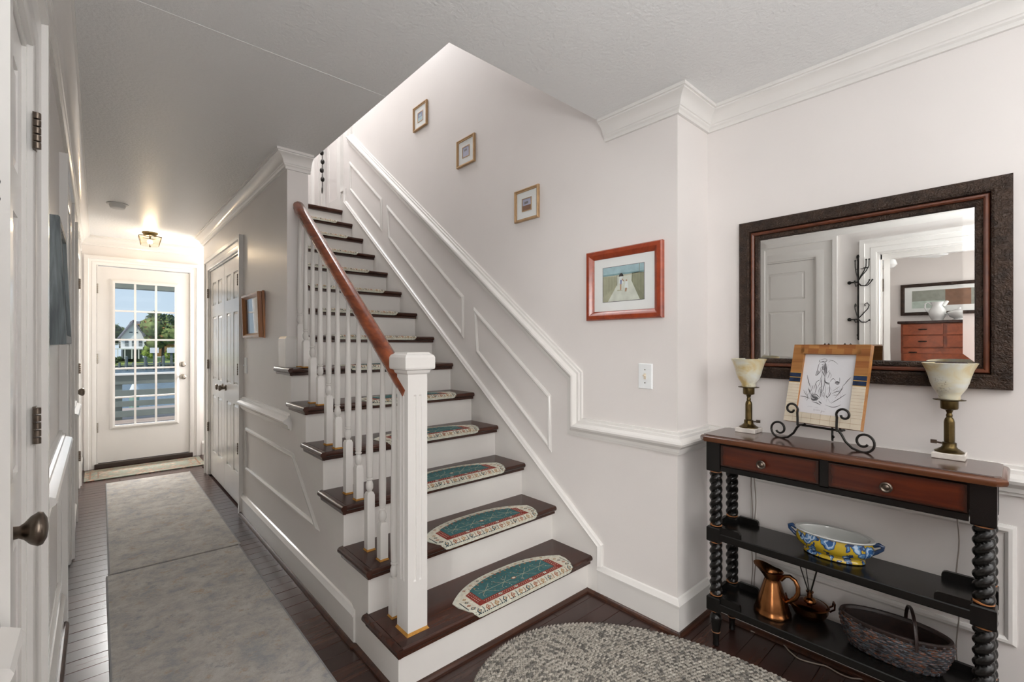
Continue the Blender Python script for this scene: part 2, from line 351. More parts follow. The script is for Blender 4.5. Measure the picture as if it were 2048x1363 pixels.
    def sphere(s, c, r, seg=12, rings=8, mat=None, T=None, sc=(1, 1, 1)):
        vs = [(c[0], c[1], c[2] - r * sc[2])]; fs = []
        for i in range(1, rings):
            q = -PI / 2 + PI * i / rings
            for k in range(seg):
                a = 2 * PI * k / seg; vs.append((c[0] + r * sc[0] * math.cos(q) * math.cos(a), c[1] + r * sc[1] * math.cos(q) * math.sin(a), c[2] + r * sc[2] * math.sin(q)))
        vs.append((c[0], c[1], c[2] + r * sc[2])); t = len(vs) - 1
        for k in range(seg):
            fs.append((0, 1 + (k + 1) % seg, 1 + k)); fs.append((t, t - seg + k, t - seg + (k + 1) % seg))
        for i in range(rings - 2):
            for k in range(seg): fs.append((1 + i * seg + k, 1 + i * seg + (k + 1) % seg, 1 + (i + 1) * seg + (k + 1) % seg, 1 + (i + 1) * seg + k))
        return s.add(vs, fs, mat, T)
    def mesh(s, name, mat=None, smooth=0):
        me = D.meshes.new(name); me.from_pydata(s.v, [], s.f)
        mats = s.mats or [mat]
        for m in mats: me.materials.append(m if not isinstance(m, str) else M[m])
        if s.mats: me.polygons.foreach_set('material_index', s.mi)
        if smooth:
            me.polygons.foreach_set('use_smooth', [True] * len(me.polygons))
            me.set_sharp_from_angle(angle=math.radians(smooth))
        import bmesh
        bm = bmesh.new(); bm.from_mesh(me); bmesh.ops.recalc_face_normals(bm, faces=bm.faces); bm.to_mesh(me); bm.free()
        me.update(); return me
def obj(name, mb, mat=None, parent=None, smooth=0, label=None, kind=None, loc=None):
    me = mb if isinstance(mb, bpy.types.Mesh) else mb.mesh(name, mat, smooth)
    o = D.objects.new(name, me); COL.objects.link(o)
    if parent: o.parent = parent
    if label: o['label'] = label
    if kind: o['kind'] = kind
    if loc: o.location = loc
    return o
def tag(o, label, cat, group=None, kind=None):
    o['label'] = label; o['category'] = cat
    if group: o['group'] = group
    if kind: o['kind'] = kind
    return o
def thing(name, label, cat, loc=(0, 0, 0), rotz=0, group=None, rot=None):
    o = D.objects.new(name, None); COL.objects.link(o); o.location = loc; o.rotation_euler = rot or (0, 0, rotz)
    o.empty_display_size = .05
    return tag(o, label, cat, group)
def struct(name, mb, mat, label, cat, parent=None, smooth=0):
    return tag(obj(name, mb, mat, parent, smooth), label, cat, None, 'structure')
def copy_tree(o, parent=None):
    c = o.copy(); COL.objects.link(c)
    if parent: c.parent = parent
    for ch in list(o.children): copy_tree(ch, c)
    return c
# ================================================================== SETTING
XL, XH, XW, XR, YB, ZC, Z2 = -.125, .805, 1.87, 2.154, 6.27, 2.34, 2.618
RUN, RISE, Y1 = .2445, .187, 1.455

def wallbox(segs, x0, x1):
    mb = MB()
    for y0, y1, z0, z1 in segs: mb.box(x0, x1, y0, y1, z0, z1)
    return mb
struct('wall_left', wallbox([(-3.1, -.15, 0, ZC), (-.15, .75, 1.95, ZC), (.75, 1.15, 0, ZC), (1.15, 1.60, 1.97, ZC), (1.60, 2.98, 0, ZC), (2.98, 3.63, 1.99, ZC), (3.63, 4.60, 0, ZC), (4.60, 5.50, 1.99, ZC), (5.50, 6.39, 0, ZC)], XL - .12, XL), 'wall', 'left wall of the hallway with the doors', 'wall')
struct('wall_back', MB().box(XL - .12, -.002, YB, YB + .12, 0, ZC).box(-.002, .772, YB, YB + .12, 2.055, ZC).box(.772, 1.87, YB, YB + .12, 0, ZC), 'wall', 'far end wall around the glazed door', 'wall')
struct('wall_hall', wallbox([(2.81, 3.97, 0, ZC), (3.97, 5.27, 1.965, ZC), (5.27, 5.57, 0, ZC)], XH, XH + .115).box(.92, 1.87, 5.5, 5.57, 0, ZC), 'wall', 'hallway wall beside the stairs with the closet', 'wall')
struct('wall_stairs', MB().box(XW, XW + .13, 1.007, 6.0, 0, 4.98), 'wall', 'tall stairwell wall with four pictures', 'wall')
struct('wall_return', MB().box(XW + .13, XR + .12, 1.007, 1.13, 0, ZC), 'wall', 'short wall facing the viewer left of the console table', 'wall')
struct('wall_right', MB().box(XR, XR + .12, -3.1, 1.007, 0, ZC), 'wall', 'right wall behind the console table and mirror', 'wall')
struct('wall_front', MB().box(XL - .12, XR + .12, -3.12, -3.0, 0, ZC), 'wall', 'entry wall behind the viewer', 'wall')
struct('wall_recess', MB().box(1.75, 1.87, 5.57, 6.27, 0, ZC), 'wall', 'side wall of the recess by the back door', 'wall')
up = MB().box(.81, .93, 1.27, 6.0, Z2, 4.98).box(.93, XW, 1.27, 1.39, Z2, 4.98).box(.93, XW, 5.85, 6.0, Z2, 4.98)
struct('wall_upstairs', up, 'wall', 'upper walls around the stairwell', 'wall')
struct('ceiling', MB().box(XL - .12, .945, -3.12, 6.39, ZC, Z2).box(.945, XR + .12, -3.12, 1.39, ZC, Z2).box(.945, XW, 5.0, 6.39, ZC, Z2 - .01), 'ceiling', 'textured ceiling with the stairwell opening', 'ceiling')
struct('ceiling_upstairs', MB().box(.81, XW + .13, 1.27, 6.0, 4.98, 5.06), 'ceiling', 'ceiling above the upper landing', 'ceiling')
obj('ceiling_seam', MB().tube([(XL + .07, 1.88, ZC), (.5, 1.882, ZC), (.945, 1.88, ZC)], .0011, 5), 'ceiling', bpy.data.objects['ceiling'])
# floor: one slab below, single boards on top where the camera sees them
fl = struct('floor', MB().box(XL - .12, XR + .12, -3.12, 6.39, -.06, -.012).box(XL, XR, -3.0, .45, -.012, 0), 'board0', 'dark hardwood plank floor', 'floor')
rnd = random.Random(3)
BW = .0825; y = .45; nb = 0
while y < 6.27:
    xe = XR if y < 1.0 else (1.87 if y < 1.49 else .80)
    if y > 5.57: xe = 1.75
    xs = [XL]; x = XL + rnd.uniform(.25, 1.0)
    while x < xe - .25: xs.append(x); x += rnd.uniform(.7, 1.5)
    xs.append(xe)
    for a, b in zip(xs[:-1], xs[1:]):
        obj('floorboard', MB().bbox(a + .0006, b - .0006, y + .0006, min(y + BW, 6.27) - .0006, -.012, 0 + rnd.uniform(-.0004, .0004), .0012), 'board%d' % rnd.randrange(3), fl); nb += 1
    y += BW
struct('floor_upstairs', MB().box(.945, XW, 4.64, 5.85, Z2 - .03, Z2 - .004), 'tread', 'upper landing floor', 'floor')

# ---- crown, chair rail, baseboard, shoe
CROWN = [(0, 0), (0, -.092), (.012, -.092), (.013, -.078), (.02, -.072), (.022, -.066), (.026, -.064), (.03, -.05), (.04, -.034), (.054, -.024), (.064, -.02), (.064, -.014), (.072, -.013), (.072, 0)]
def crown(n, path, label): return struct('trim_%d' % n, MB().sweep(path, CROWN, (0, 0, 1)), 'trim', label, 'moulding', smooth=25)
crown(1, [(1.74, YB, ZC), (XL, YB, ZC), (XL, -2.98, ZC)], 'white crown moulding along the left wall and far end')
crown(2, [(.93, 2.81, ZC), (XH, 2.81, ZC), (XH, 5.57, ZC), (1.74, 5.57, ZC)], 'white crown moulding over the hallway closet')
crown(3, [(XR, -2.98, ZC), (XR, 1.007, ZC), (XW, 1.007, ZC), (XW, 1.385, ZC)], 'white crown moulding above the mirror')
RAIL = [(0, 0), (.012, 0), (.013, .010), (.020, .012), (.022, .026), (.030, .034), (.042, .042), (.046, .052), (.042, .060), (.030, .066), (.022, .070), (.021, .082), (.013, .085), (.012, .095), (0, .097)]
RB = .775
def rail(n, path, label): return struct('trim_%d' % n, MB().sweep([(p[0], p[1], RB) for p in path], RAIL, (0, 0, 1)), 'trim', label, 'chair rail', smooth=25)
rail(4, [(XL, 2.86), (XL, 1.752)], 'white chair rail below the blue framed canvas')
rail(5, [(XL, .985), (XL, .87)], 'stub of white chair rail at the lower left corner')
rail(6, [(XL, 4.44), (XL, 3.76)], 'short white chair rail between the two far left doors')
rail(7, [(XH, 2.72), (XH, 3.87)], 'white chair rail on the hallway wall beside the closet')
rail(8, [(XR, -2.98), (XR, 1.007), (XW, 1.007), (XW, 1.46)], 'white chair rail running behind the console table')
SR = [(-z, d) for d, z in RAIL]
struct('trim_9', MB().sweep([(XW, 1.46, RB), (XW, 1.626, RB), (XW, 1.626, 1.063), (XW, 4.53, 3.274), (XW, 4.53, 4.9)], SR, (-1, 0, 0)), 'trim', 'white sloping chair rail climbing the stair wall', 'chair rail', smooth=25)
struct('trim_10', MB().sweep([(XW, 1.427, .150), (XW, 1.427, .245), (XW, 4.60, 2.685), (XW, 4.60, 2.80), (XW, 4.66, 2.80)], [(0, 0), (0, .024), (-.008, .026), (-.014, .02), (-.022, .016), (-.026, .01), (-.026, 0)], (-1, 0, 0)), 'trim', 'cap moulding along the wall side of the stairs', 'moulding', smooth=25)
def para(pts, x, fx, name='trim', w=.013):
    return MB().sweep([(x, a, b) for a, b in pts], [(-w, 0), (-w, .006), (-w * .4, .013), (w * .3, .012), (w * .75, .006), (w, .004), (w, 0)], (fx, 0, 0), closed=True)
n = 11
for pts, lab in (([(2.442, 1.473), (1.767, .964), (1.764, .684), (2.42, 1.207)], 'lowest sloping panel frame on the stair wall'),
                 ([(3.682, 2.434), (2.583, 1.576), (2.583, 1.319), (3.654, 2.17)], 'middle sloping panel frame on the stair wall'),
                 ([(4.475, 3.045), (3.804, 2.532), (3.804, 2.275), (4.463, 2.785)], 'highest sloping panel frame on the stair wall')):
    struct('trim_%d' % n, para(pts, XW, -1), 'trim', lab, 'panel moulding', smooth=30); n += 1
for pts, x, fx, lab in (([(3.76, .64), (2.69, .64), (2.327, .358), (3.76, .358)], XH, -1, 'four sided panel frame on the hallway side of the stairs'),
                        ([(2.74, .70), (1.83, .70), (1.83, .235), (2.74, .235)], XL, 1, 'panel frame under the chair rail on the left wall'),
                        ([(.80, .665), (.03, .665), (.03, .31), (.80, .31)], XR, -1, 'panel frame on the wall under the console table'),
                        ([(-.09, .665), (-.9, .665), (-.9, .31), (-.09, .31)], XR, -1, 'panel frame on the wall right of the console table'),
                        ([(1.53, .66), (1.15, .66), (1.15, .29), (1.53, .29)], XW, -1, 'hidden')):
    if lab == 'hidden': continue
    struct('trim_%d' % n, para(pts, x, fx), 'trim', lab, 'panel moulding', smooth=30); n += 1
BASE = [(0, 0), (.016, 0), (.016, .122), (.021, .125), (.021, .130), (.014, .140), (.008, .150), (0, .153)]
def base(side, path, label): return struct('baseboard_%s' % side, MB().sweep([(p[0], p[1], 0) for p in path], BASE, (0, 0, 1)), 'trim', label, 'baseboard', smooth=25)
base('left', [(XL, 2.86), (XL, 1.752)], 'tall white baseboard between the near left doors')
base('left', [(XL, 4.44), (XL, 3.76)], 'tall white baseboard between the far left doors')
base('left', [(XL, 6.25), (XL, 5.63)], 'white baseboard in the far left corner')
base('back', [(1.74, YB), (.89, YB)], 'white baseboard right of the glazed door')
base('hall', [(XH, 1.86), (XH, 3.87)], 'tall white baseboard along the side of the stairs')
base('right', [(XR, -2.98), (XR, 1.007), (XW, 1.007), (XW, 1.427)], 'tall white baseboard around the corner left of the console table')
SHOE = [(0, 0), (.018, 0), (.0165, .008), (.012, .014), (.006, .0175), (0, .018)]
def shoe(n, path, label): return struct('trim_%d' % n, MB().sweep([(p[0], p[1], 0) for p in path], SHOE, (0, 0, 1)), 'shoe', label, 'shoe moulding', smooth=25)
shoe(20, [(1.855, 1.489), (.797, 1.489), (.797, 1.85), (.790, 1.86), (.789, 3.87)], 'dark quarter round at the foot of the stairs')
shoe(21, [(XR - .016, -2.98), (XR - .016, .991), (XW - .016, .991), (XW - .016, 1.489)], 'dark quarter round at the corner left of the console table')
shoe(22, [(XL + .016, 2.86), (XL + .016, 1.752)], 'dark quarter round along the left wall')

# ---- door casings
def casing(mb, kind, a, b, top, plane, w=.115, t=.028):
    P = [(0, 0), (0, .010), (.008, .014), (w * .35, .016), (w * .4, .013), (w - .034, .017), (w - .030, t), (w, t), (w, 0)]
    if kind == 'left': pts = [(plane, a, 0), (plane, a, top), (plane, b, top), (plane, b, 0)]; f = (1, 0, 0)
    elif kind == 'right': pts = [(plane, b, 0), (plane, b, top), (plane, a, top), (plane, a, 0)]; f = (-1, 0, 0)
    else: pts = [(a, plane, 0), (a, plane, top), (b, plane, top), (b, plane, 0)]; f = (0, -1, 0)
    return mb.sweep(pts, P, f)
def jamb(mb, a, b, top, x0, x1, t=.012):
    return mb.box(x0, x1, a - .001, a + t, 0, top).box(x0, x1, b - t, b + .001, 0, top).box(x0, x1, a + t, b - t, top - t, top + .001)
def hinge(parent, x, y, z, n='hinge', h=.089, hr=.0075, leaf=.028):
    m = MB()
    for k in range(5):
        m.lathe([(hr * .8, 0), (hr, .001), (hr, h / 5 - .003), (hr * .8, h / 5 - .002)], 10, (x, y - .004, z + k * h / 5))
    m.box(x, x + leaf, y - .002, y + .004, z, z + h)
    obj(n, m, 'bronze', parent, 40)
def knob(parent, x, y, z, r=.031, out=.062, mat='bronze', name='knob'):
    T = Matrix.Translation((x, y, z)) @ Matrix.Rotation(PI / 2, 4, 'X')
    m = MB().lathe([(.032 * r / .031, 0), (.032 * r / .031, .004), (.026 * r / .031, .008), (.013, .011), (.011, out * .45), (.015, out * .55), (r * .8, out * .68), (r, out * .84), (r * .93, out * .95), (r * .6, out * 1.03), (.004, out * 1.06)], 24, mat=None, T=T)
    return obj(name, m, mat, parent, 50)
# six panel leaf, local X = width, local -Y = front
def panel_door(parent, w, h, rows, x0=0, t=.038, ncol=2, st=.1, z0=.01, mat='trim', leafname='door_leaf'):
    """rows: list of (z_bottom, z_top) in fractions of h"""
    core = MB().box(x0, x0 + w, .008, t - .008, z0, z0 + h)
    sx = st; mid = st * .9; pw = (w - 2 * sx - (ncol - 1) * mid) / ncol
    cols = [(x0 + sx + k * (pw + mid), x0 + sx + k * (pw + mid) + pw) for k in range(ncol)]
    for s0, s1 in ((0, .008), (t - .008, t)):
        core.box(x0, x0 + sx, s0, s1, z0, z0 + h).box(x0 + w - sx, x0 + w, s0, s1, z0, z0 + h)
        for k in range(ncol - 1): core.box(cols[k][1], cols[k + 1][0], s0, s1, z0, z0 + h)
        zs = [0] + [q for r in rows for q in r] + [1]
        for k in range(0, len(zs), 2):
            for c0, c1 in cols: core.box(c0, c1, s0, s1, z0 + zs[k] * h, z0 + zs[k + 1] * h)
    lf = obj(leafname, core, mat, parent)
    for a, b in rows:
        za, zb = z0 + a * h, z0 + b * h
        for c0, c1 in cols:
            g, e = .004, .022; L = []
            for q, yy in ((0, .0078), (g, .0078), (e, .001), (e + .003, .001)):
                L += [(c0 + q, yy, za + q), (c1 - q, yy, za + q), (c1 - q, yy, zb - q), (c0 + q, yy, zb - q)]
            F = [(12, 13, 14, 15)] + [(r * 4 + k, r * 4 + (k + 1) % 4, r * 4 + 4 + (k + 1) % 4, r * 4 + 4 + k) for r in range(3) for k in range(4)]
            obj('raised_panel', MB().add(L, F), mat, lf)
    return lf
SIX = [(.115, .40), (.49, .76), (.81, .935)]
SIXT = [(.12, .395), (.475, .775), (.83, .94)]
def door_thing(num, x, y, rotz, label):
    o = thing('door_%d' % num, label, 'door', (x, y, 0), rotz); o['kind'] = 'structure'; return o
# door A (nearest left), local X = +Y world, front = +X world
dA = door_thing(1, XL - .008, 1.164, PI / 2, 'nearest white panelled door on the left with bronze knob')
panel_door(dA, .424, 1.945, [(.115, .42), (.49, .785), (.835, .955)], st=.068, ncol=1)
obj('door_casing', jamb(casing(MB(), 'left', 1.15, 1.60, 1.97, XL, .15, .03), 1.15, 1.60, 1.97, XL - .12, XL), 'trim', dA, 25).matrix_parent_inverse = Matrix.Rotation(-PI / 2, 4, 'Z') @ Matrix.Translation((-(XL - .008), -1.164, 0))
def wparent(o, root):   # keep world placement under a moved root
    o.parent = root; o.matrix_parent_inverse = (Matrix.Translation(root.location) @ root.rotation_euler.to_matrix().to_4x4()).inverted(); return o
knob(dA, .056, 0, .91)
for z in (.24, 1.012, 1.72): hinge(dA, .424, -.022, z)
dB = door_thing(2, XL - .03, 2.994, PI / 2, 'second white door on the left beyond the blue framed canvas')
panel_door(dB, .622, 1.965, SIX)
wparent(obj('door_casing', jamb(casing(MB(), 'left', 2.98, 3.63, 1.99, XL, .115), 2.98, 3.63, 1.99, XL - .12, XL), 'trim', None, 25), dB)
dC = door_thing(3, XL - .02, 4.614, PI / 2, 'third white door on the left with a small bronze knob')
panel_door(dC, .872, 1.965, SIX)
wparent(obj('door_casing', jamb(casing(MB(), 'left', 4.60, 5.50, 1.99, XL, .125, .025), 4.60, 5.50, 1.99, XL - .12, XL), 'trim', None, 25), dC)
knob(dC, .07, 0, .90, .03, .075)
for z in (.24, 1.0, 1.735): hinge(dC, .872, -.03, z, leaf=.03)
# bedroom doorway beside the viewer (seen in the mirror)
struct('trim_23', jamb(casing(MB(), 'left', -.15, .75, 1.95, XL, .105), -.15, .75, 1.95, XL - .12, XL).box(XL - .07, XL - .055, .73, .738, 0, 1.94).box(XL - .10, XL - .055, -.138, .738, 1.90, 1.94), 'trim', 'white casing of the bedroom doorway seen in the mirror', 'door casing', smooth=25)
# open bedroom door swung into the bedroom
dM = thing('door_7', 'white bedroom door standing open seen edge on in the mirror', 'door', (XL - .125, .730, 0), math.radians(171)); dM['kind'] = 'structure'
panel_door(dM, .84, 1.93, SIX)
obj('hinge_leaf', MB().bbox(-.01, .02, -.03, .0, 1.66, 1.76, .004), 'bronze', dM)
# closet double doors on the hallway wall: local X = -Y world, front = -X world
dD = door_thing(4, XH + .012, 5.256, -PI / 2, 'pair of tall narrow white closet doors with bronze knobs')
a = panel_door(dD, .630, 1.940, SIXT, 0, st=.10, leafname='closet_leaf'); b = panel_door(dD, .630, 1.940, SIXT, .634, st=.10, leafname='closet_leaf')
knob(dD, .57, 0, .885, .026, .055); knob(dD, .70, 0, .885, .026, .055)
for z in (.42, 1.02, 1.70): hinge(dD, 1.264, -.018, z, leaf=.02); hinge(dD, -.012, -.018, z, leaf=.02)
wparent(obj('door_casing', jamb(casing(MB(), 'right', 3.97, 5.27, 1.965, XH, .10), 3.97, 5.27, 1.965, XH, XH + .115), 'trim', None, 25), dD)

# ---- glazed back door (front = -Y)
dE = door_thing(5, 0, YB + .012, 0, 'white back door with fifteen glass panes at the hallway end')
DX0, DX1, DZ0, DZ1 = .008, .766, .05, 2.046
gx0, gx1, gz0, gz1 = .134, .642, .412, 1.892
obj('door_leaf', MB().box(DX0, gx0, 0, .045, DZ0, DZ1).box(gx1, DX1, 0, .045, DZ0, DZ1).box(gx0, gx1, 0, .045, DZ0, gz0).box(gx0, gx1, 0, .045, gz1, DZ1), 'trim', dE)
obj('glazing_frame', MB().sweep([(gx0, 0, gz0), (gx1, 0, gz0), (gx1, 0, gz1), (gx0, 0, gz1)], [(.004, 0), (.004, .012), (-.014, .016), (-.024, .012), (-.036, .004), (-.036, 0)], (0, -1, 0), closed=True), "trim", dE, 30)
mw = .018; cw = (gx1 - gx0 - 2 * mw) / 3; rh = (gz1 - gz0 - 4 * mw) / 5
for i in range(2): obj('muntin', MB().bbox(gx0 + (i + 1) * cw + i * mw, gx0 + (i + 1) * (cw + mw), .008, .036, gz0, gz1, .003), 'trim', dE)
for j in range(4): obj('muntin', MB().bbox(gx0, gx1, .010, .034, gz0 + (j + 1) * rh + j * mw, gz0 + (j + 1) * (rh + mw), .003), 'trim', dE)
for i in range(3):
    for j in range(5):
        x0 = gx0 + i * (cw + mw); z0 = gz0 + j * (rh + mw)
        obj('pane', MB().box(x0, x0 + cw, .021, .024, z0, z0 + rh), 'pane', dE)
knob(dE, .712, 0, .895, .028, .055, 'nickel')
T = Matrix.Translation((.712, 0, 1.033)) @ Matrix.Rotation(PI / 2, 4, 'X')
obj('deadbolt', MB().lathe([(.03, 0), (.03, .006), (.024, .012), (.012, .014), (.004, .015)], 20, T=T).box(.706, .718, -.022, -.012, 1.02, 1.046), 'nickel', dE, 40)
for z in (.36, 1.06, 1.77):
    m = MB()
    for k in range(5): m.lathe([(.006, 0), (.0075, .001), (.0075, .018), (.006, .019)], 8, (DX0 - .006, -.008, z + k * .02))
    obj('hinge', m, 'nickel', dE, 40)
obj('door_casing', casing(MB(), 'back', -.004, .774, 2.055, -.012, .092).box(-.004, .008, -.012, .10, 0, 2.055).box(.766, .774, -.012, .10, 0, 2.055), 'trim', dE, 25)
obj('threshold', MB().bbox(-.02, .80, -.035, .12, 0, .045, .004), 'sill', dE)
obj('strike_plate', MB().box(.7665, .7685, .004, .03, .86, .93), 'bronze', dE)

# ---- frame added around the front fill light, plain wall behind it
wf = thing('fill_light_frame', 'added window frame around the fill light on the entry wall', 'window', (1.15, -3.0, 0)); wf['kind'] = 'structure'
obj('added_frame', MB().sweep([(-1, 0, .55), (1, 0, .55), (1, 0, 2.2), (-1, 0, 2.2)], [(-.05, 0), (-.05, .03), (.05, .03), (.05, 0)], (0, 1, 0), closed=True), 'trim', wf)

# ================================================================== STAIRCASE
st = thing('staircase', 'white staircase with dark stained treads rising from the entry', 'staircase', (1.3, 1.49, 0)); st['kind'] = 'thing'
SI = Matrix.Translation((-1.3, -1.49, 0))
def sobj(name, mb, mat, smooth=0, **k):
    o = obj(name, mb, mat, st, smooth, **k); o.matrix_parent_inverse = SI; return o
def nosing_poly(yn, zt, yb):
    r = .0135; L = [(yb, zt - .027), (yb, zt)]
    for k in range(7):
        a = PI / 2 + PI * k / 6; L.append((yn + r + r * math.cos(a), zt - r + r * math.sin(a)))
    return L
for n_ in range(1, 15):
    yn = Y1 + RUN * (n_ - 1); zt = RISE * n_; x0 = .795 if n_ <= 6 else .92; yb = yn + RUN + .05
    m = MB().prism(nosing_poly(yn, zt, yb if n_ < 14 else yn + .12), 'X', x0, 1.855)
    m.prism([(yn + .014, zt - .028), (yn + .014, zt - .042), (yn + .034, zt - .044), (yn + .034, zt - .028)], 'X', x0 + .002, 1.855)
    if n_ <= 6:
        r = .0135; P = [(.797, zt - .027), (.797, zt)] + [(.772 + r + r * math.cos(PI / 2 + PI * k / 6), zt - r + r * math.sin(PI / 2 + PI * k / 6)) for k in range(7)]
        m.prism(P, 'Y', yn, yn + RUN + .045)
        m.prism([(.783, zt - .028), (.786, zt - .042), (.798, zt - .044), (.798, zt - .028)], 'Y', yn + .014, yn + RUN + .036)
    sobj('tread', m, 'tread', 30)
    yr = yn + .034
    sobj('riser', MB().box(.7962 if n_ <= 6 else .92, 1.855, yr, yr + .018, zt - RISE, zt - .026), 'riser')
# outer side of the stairs
def zig(y_end, extra=0):
    L = [(1.4915, 0)]
    k = 1
    while True:
        yr = Y1 + RUN * (k - 1) + .0365; zt = RISE * k - .027
        if yr > y_end: L.append((y_end, RISE * (k - 1) - .027)); break
        if k > 1: L.append((yr, RISE * (k - 1) - .027))
        L.append((yr, zt)); k += 1
    return L
z_ = zig(2.81)
sobj('side_panel', MB().prism(z_ + [(2.81, 0)], 'X', XH, XH + .02), 'wall')
z2 = zig(2.93)
sobj('outer_skirt', MB().prism(z2 + [(2.93, 1.03), (2.669, .804), (1.87, .144), (1.87, 0)], 'X', .797, XH), 'riser')
sobj('wall_skirt', MB().prism([(1.427, 0), (1.427, .245), (4.60, 2.685), (4.60, 2.80), (4.70, 2.80), (4.70, 0)], 'X', 1.855, XW), 'riser')

# railing
rl = thing('stair_railing', 'white stair balustrade with square newel and red brown handrail', 'railing', (.87, 1.54, .187))
RI = Matrix.Translation((-.87, -1.54, -.187))
def robj(name, mb, mat, smooth=0, **k):
    o = obj(name, mb, mat, rl, smooth, **k); o.matrix_parent_inverse = RI; return o
NX, NY = .8825, 1.5435
nm = MB()
h = .0405; z0, z1 = .187, 1.145
# fluted square shaft
def fl_ring(hh, zz, dep):
    P = []
    for s in range(4):
        c, sn = [(1, 0), (0, 1), (-1, 0), (0, -1)][s]
        for t, d in ((-1, 0), (-.42, 0), (-.40, dep), (-.16, dep), (-.14, 0), (.14, 0), (.16, dep), (.40, dep), (.42, 0)):
            px, py = t * hh, -(hh - d); P.append((NX + px * c - py * sn, NY + px * sn + py * c, zz))
    return P
rings = [fl_ring(h, z0, 0), fl_ring(h, z0 + .19, 0), fl_ring(h, z0 + .196, .004), fl_ring(h, z1 - .086, .004), fl_ring(h, z1 - .08, 0), fl_ring(h, z1, 0)]
vs = [p for r in rings for p in r]; n36 = 36
fs = [tuple(range(n36)), tuple(range(5 * n36, 6 * n36))] + [(r * n36 + k, r * n36 + (k + 1) % n36, (r + 1) * n36 + (k + 1) % n36, (r + 1) * n36 + k) for r in range(5) for k in range(n36)]
robj('newel_post', nm.add(vs, fs), 'trim')
cp = MB()
def sqring(hh, z): return [(NX - hh, NY - hh, z), (NX + hh, NY - hh, z), (NX + hh, NY + hh, z), (NX - hh, NY + hh, z)]
R_ = [sqring(h, 1.14), sqring(.047, 1.146), sqring(.050, 1.156), sqring(.0605, 1.160), sqring(.062, 1.166), sqring(.062, 1.203), sqring(.058, 1.212), sqring(.050, 1.216), sqring(.046, 1.222)]
cp.add([p for r in R_ for p in r], [(0, 1, 2, 3), (32, 33, 34, 35)] + [(r * 4 + k, r * 4 + (k + 1) % 4, r * 4 + 4 + (k + 1) % 4, r * 4 + 4 + k) for r in range(8) for k in range(4)])
robj('newel_cap', cp, 'trim')
robj('glue_line', MB().sweep([(NX - h, NY - h, .187), (NX + h, NY - h, .187), (NX + h, NY + h, .187), (NX - h, NY + h, .187)], [(0, 0), (-.006, 0), (-.003, .004), (0, .010)], (0, 0, 1), closed=True), 'varnish')
zb = lambda y: 1.075 + .765 * (y - 1.6)
HR = [(0, -.014), (.0, .014), (.010, .020), (.018, .020), (.026, .030), (.044, .031), (.056, .024), (.064, .012), (.066, 0), (.064, -.012), (.056, -.024), (.044, -.031), (.026, -.030), (.018, -.020), (.010, -.020)]
robj('handrail', MB().sweep([(.868, 1.555, zb(1.555)), (.868, 2.84, zb(2.84))], HR, (1, 0, 0)), 'handrail', 40)
robj('rail_fillet', MB().sweep([(.868, 1.56, zb(1.56) - .004), (.868, 2.81, zb(2.81) - .004)], [(0, -.013), (.006, -.013), (.006, .013), (0, .013)], (1, 0, 0)), 'trim')
def baluster(y, zf, blk):
    m = MB(); x = .868; hw = .0165
    def sq(hh, z): return [(x - hh, y - hh, z), (x + hh, y - hh, z), (x + hh, y + hh, z), (x - hh, y + hh, z)]
    L = sq(hw, zf) + sq(hw, zf + blk) + sq(hw * .72, zf + blk + .012)
    m.add(L, [(0, 1, 2, 3), (8, 9, 10, 11)] + [(r * 4 + k, r * 4 + (k + 1) % 4, r * 4 + 4 + (k + 1) % 4, r * 4 + 4 + k) for r in range(2) for k in range(4)])
    z = zf + blk + .008; top = zb(y) + .006
    m.lathe([(.010, 0), (.0085, .006), (.012, .012), (.0155, .020), (.0155, .036), (.012, .048), (.0095, .053), (.014, .056), (.014, .061), (.010, .064), (.013, .067), (.013, .071), (.0135, .075), (.015, .16), (.0085, top - z)], 12, (x, y, z))
    robj('baluster', m, 'trim', 40)
BY = [(1.657, .187, .14), (1.757, .374, .14), (1.878, .374, .235), (1.990, .561, .14), (2.105, .561, .235), (2.232, .748, .14), (2.347, .748, .235), (2.465, .935, .14), (2.58, .935, .235), (2.692, 1.122, .14), (2.792, 1.122, .235)]
for yy, zf, bk in BY: baluster(yy, zf, bk)
for yy, zf, bk in BY:
    robj('varnish_bead', MB().sweep([(.868 - .0165, yy - .0165, zf), (.868 + .0165, yy - .0165, zf), (.868 + .0165, yy + .0165, zf), (.868 - .0165, yy + .0165, zf)], [(0, 0), (-.0035, 0), (-.002, .003), (0, .007)], (0, 0, 1), closed=True), 'varnish')
# plinth at the foot of the hallway wall end
struct('trim_24', MB().box(.792, .932, 2.797, 2.93, 1.122, 1.285).add([(.792, 2.797, 1.285), (.932, 2.797, 1.285), (.932, 2.93, 1.285), (.792, 2.93, 1.285), (.804, 2.809, 1.300), (.921, 2.809, 1.300), (.921, 2.93, 1.300), (.804, 2.93, 1.300)], [(4, 5, 6, 7), (0, 1, 5, 4), (1, 2, 6, 5), (2, 3, 7, 6), (3, 0, 4, 7)]), 'trim', 'white plinth block at the foot of the hallway wall end', 'trim block')

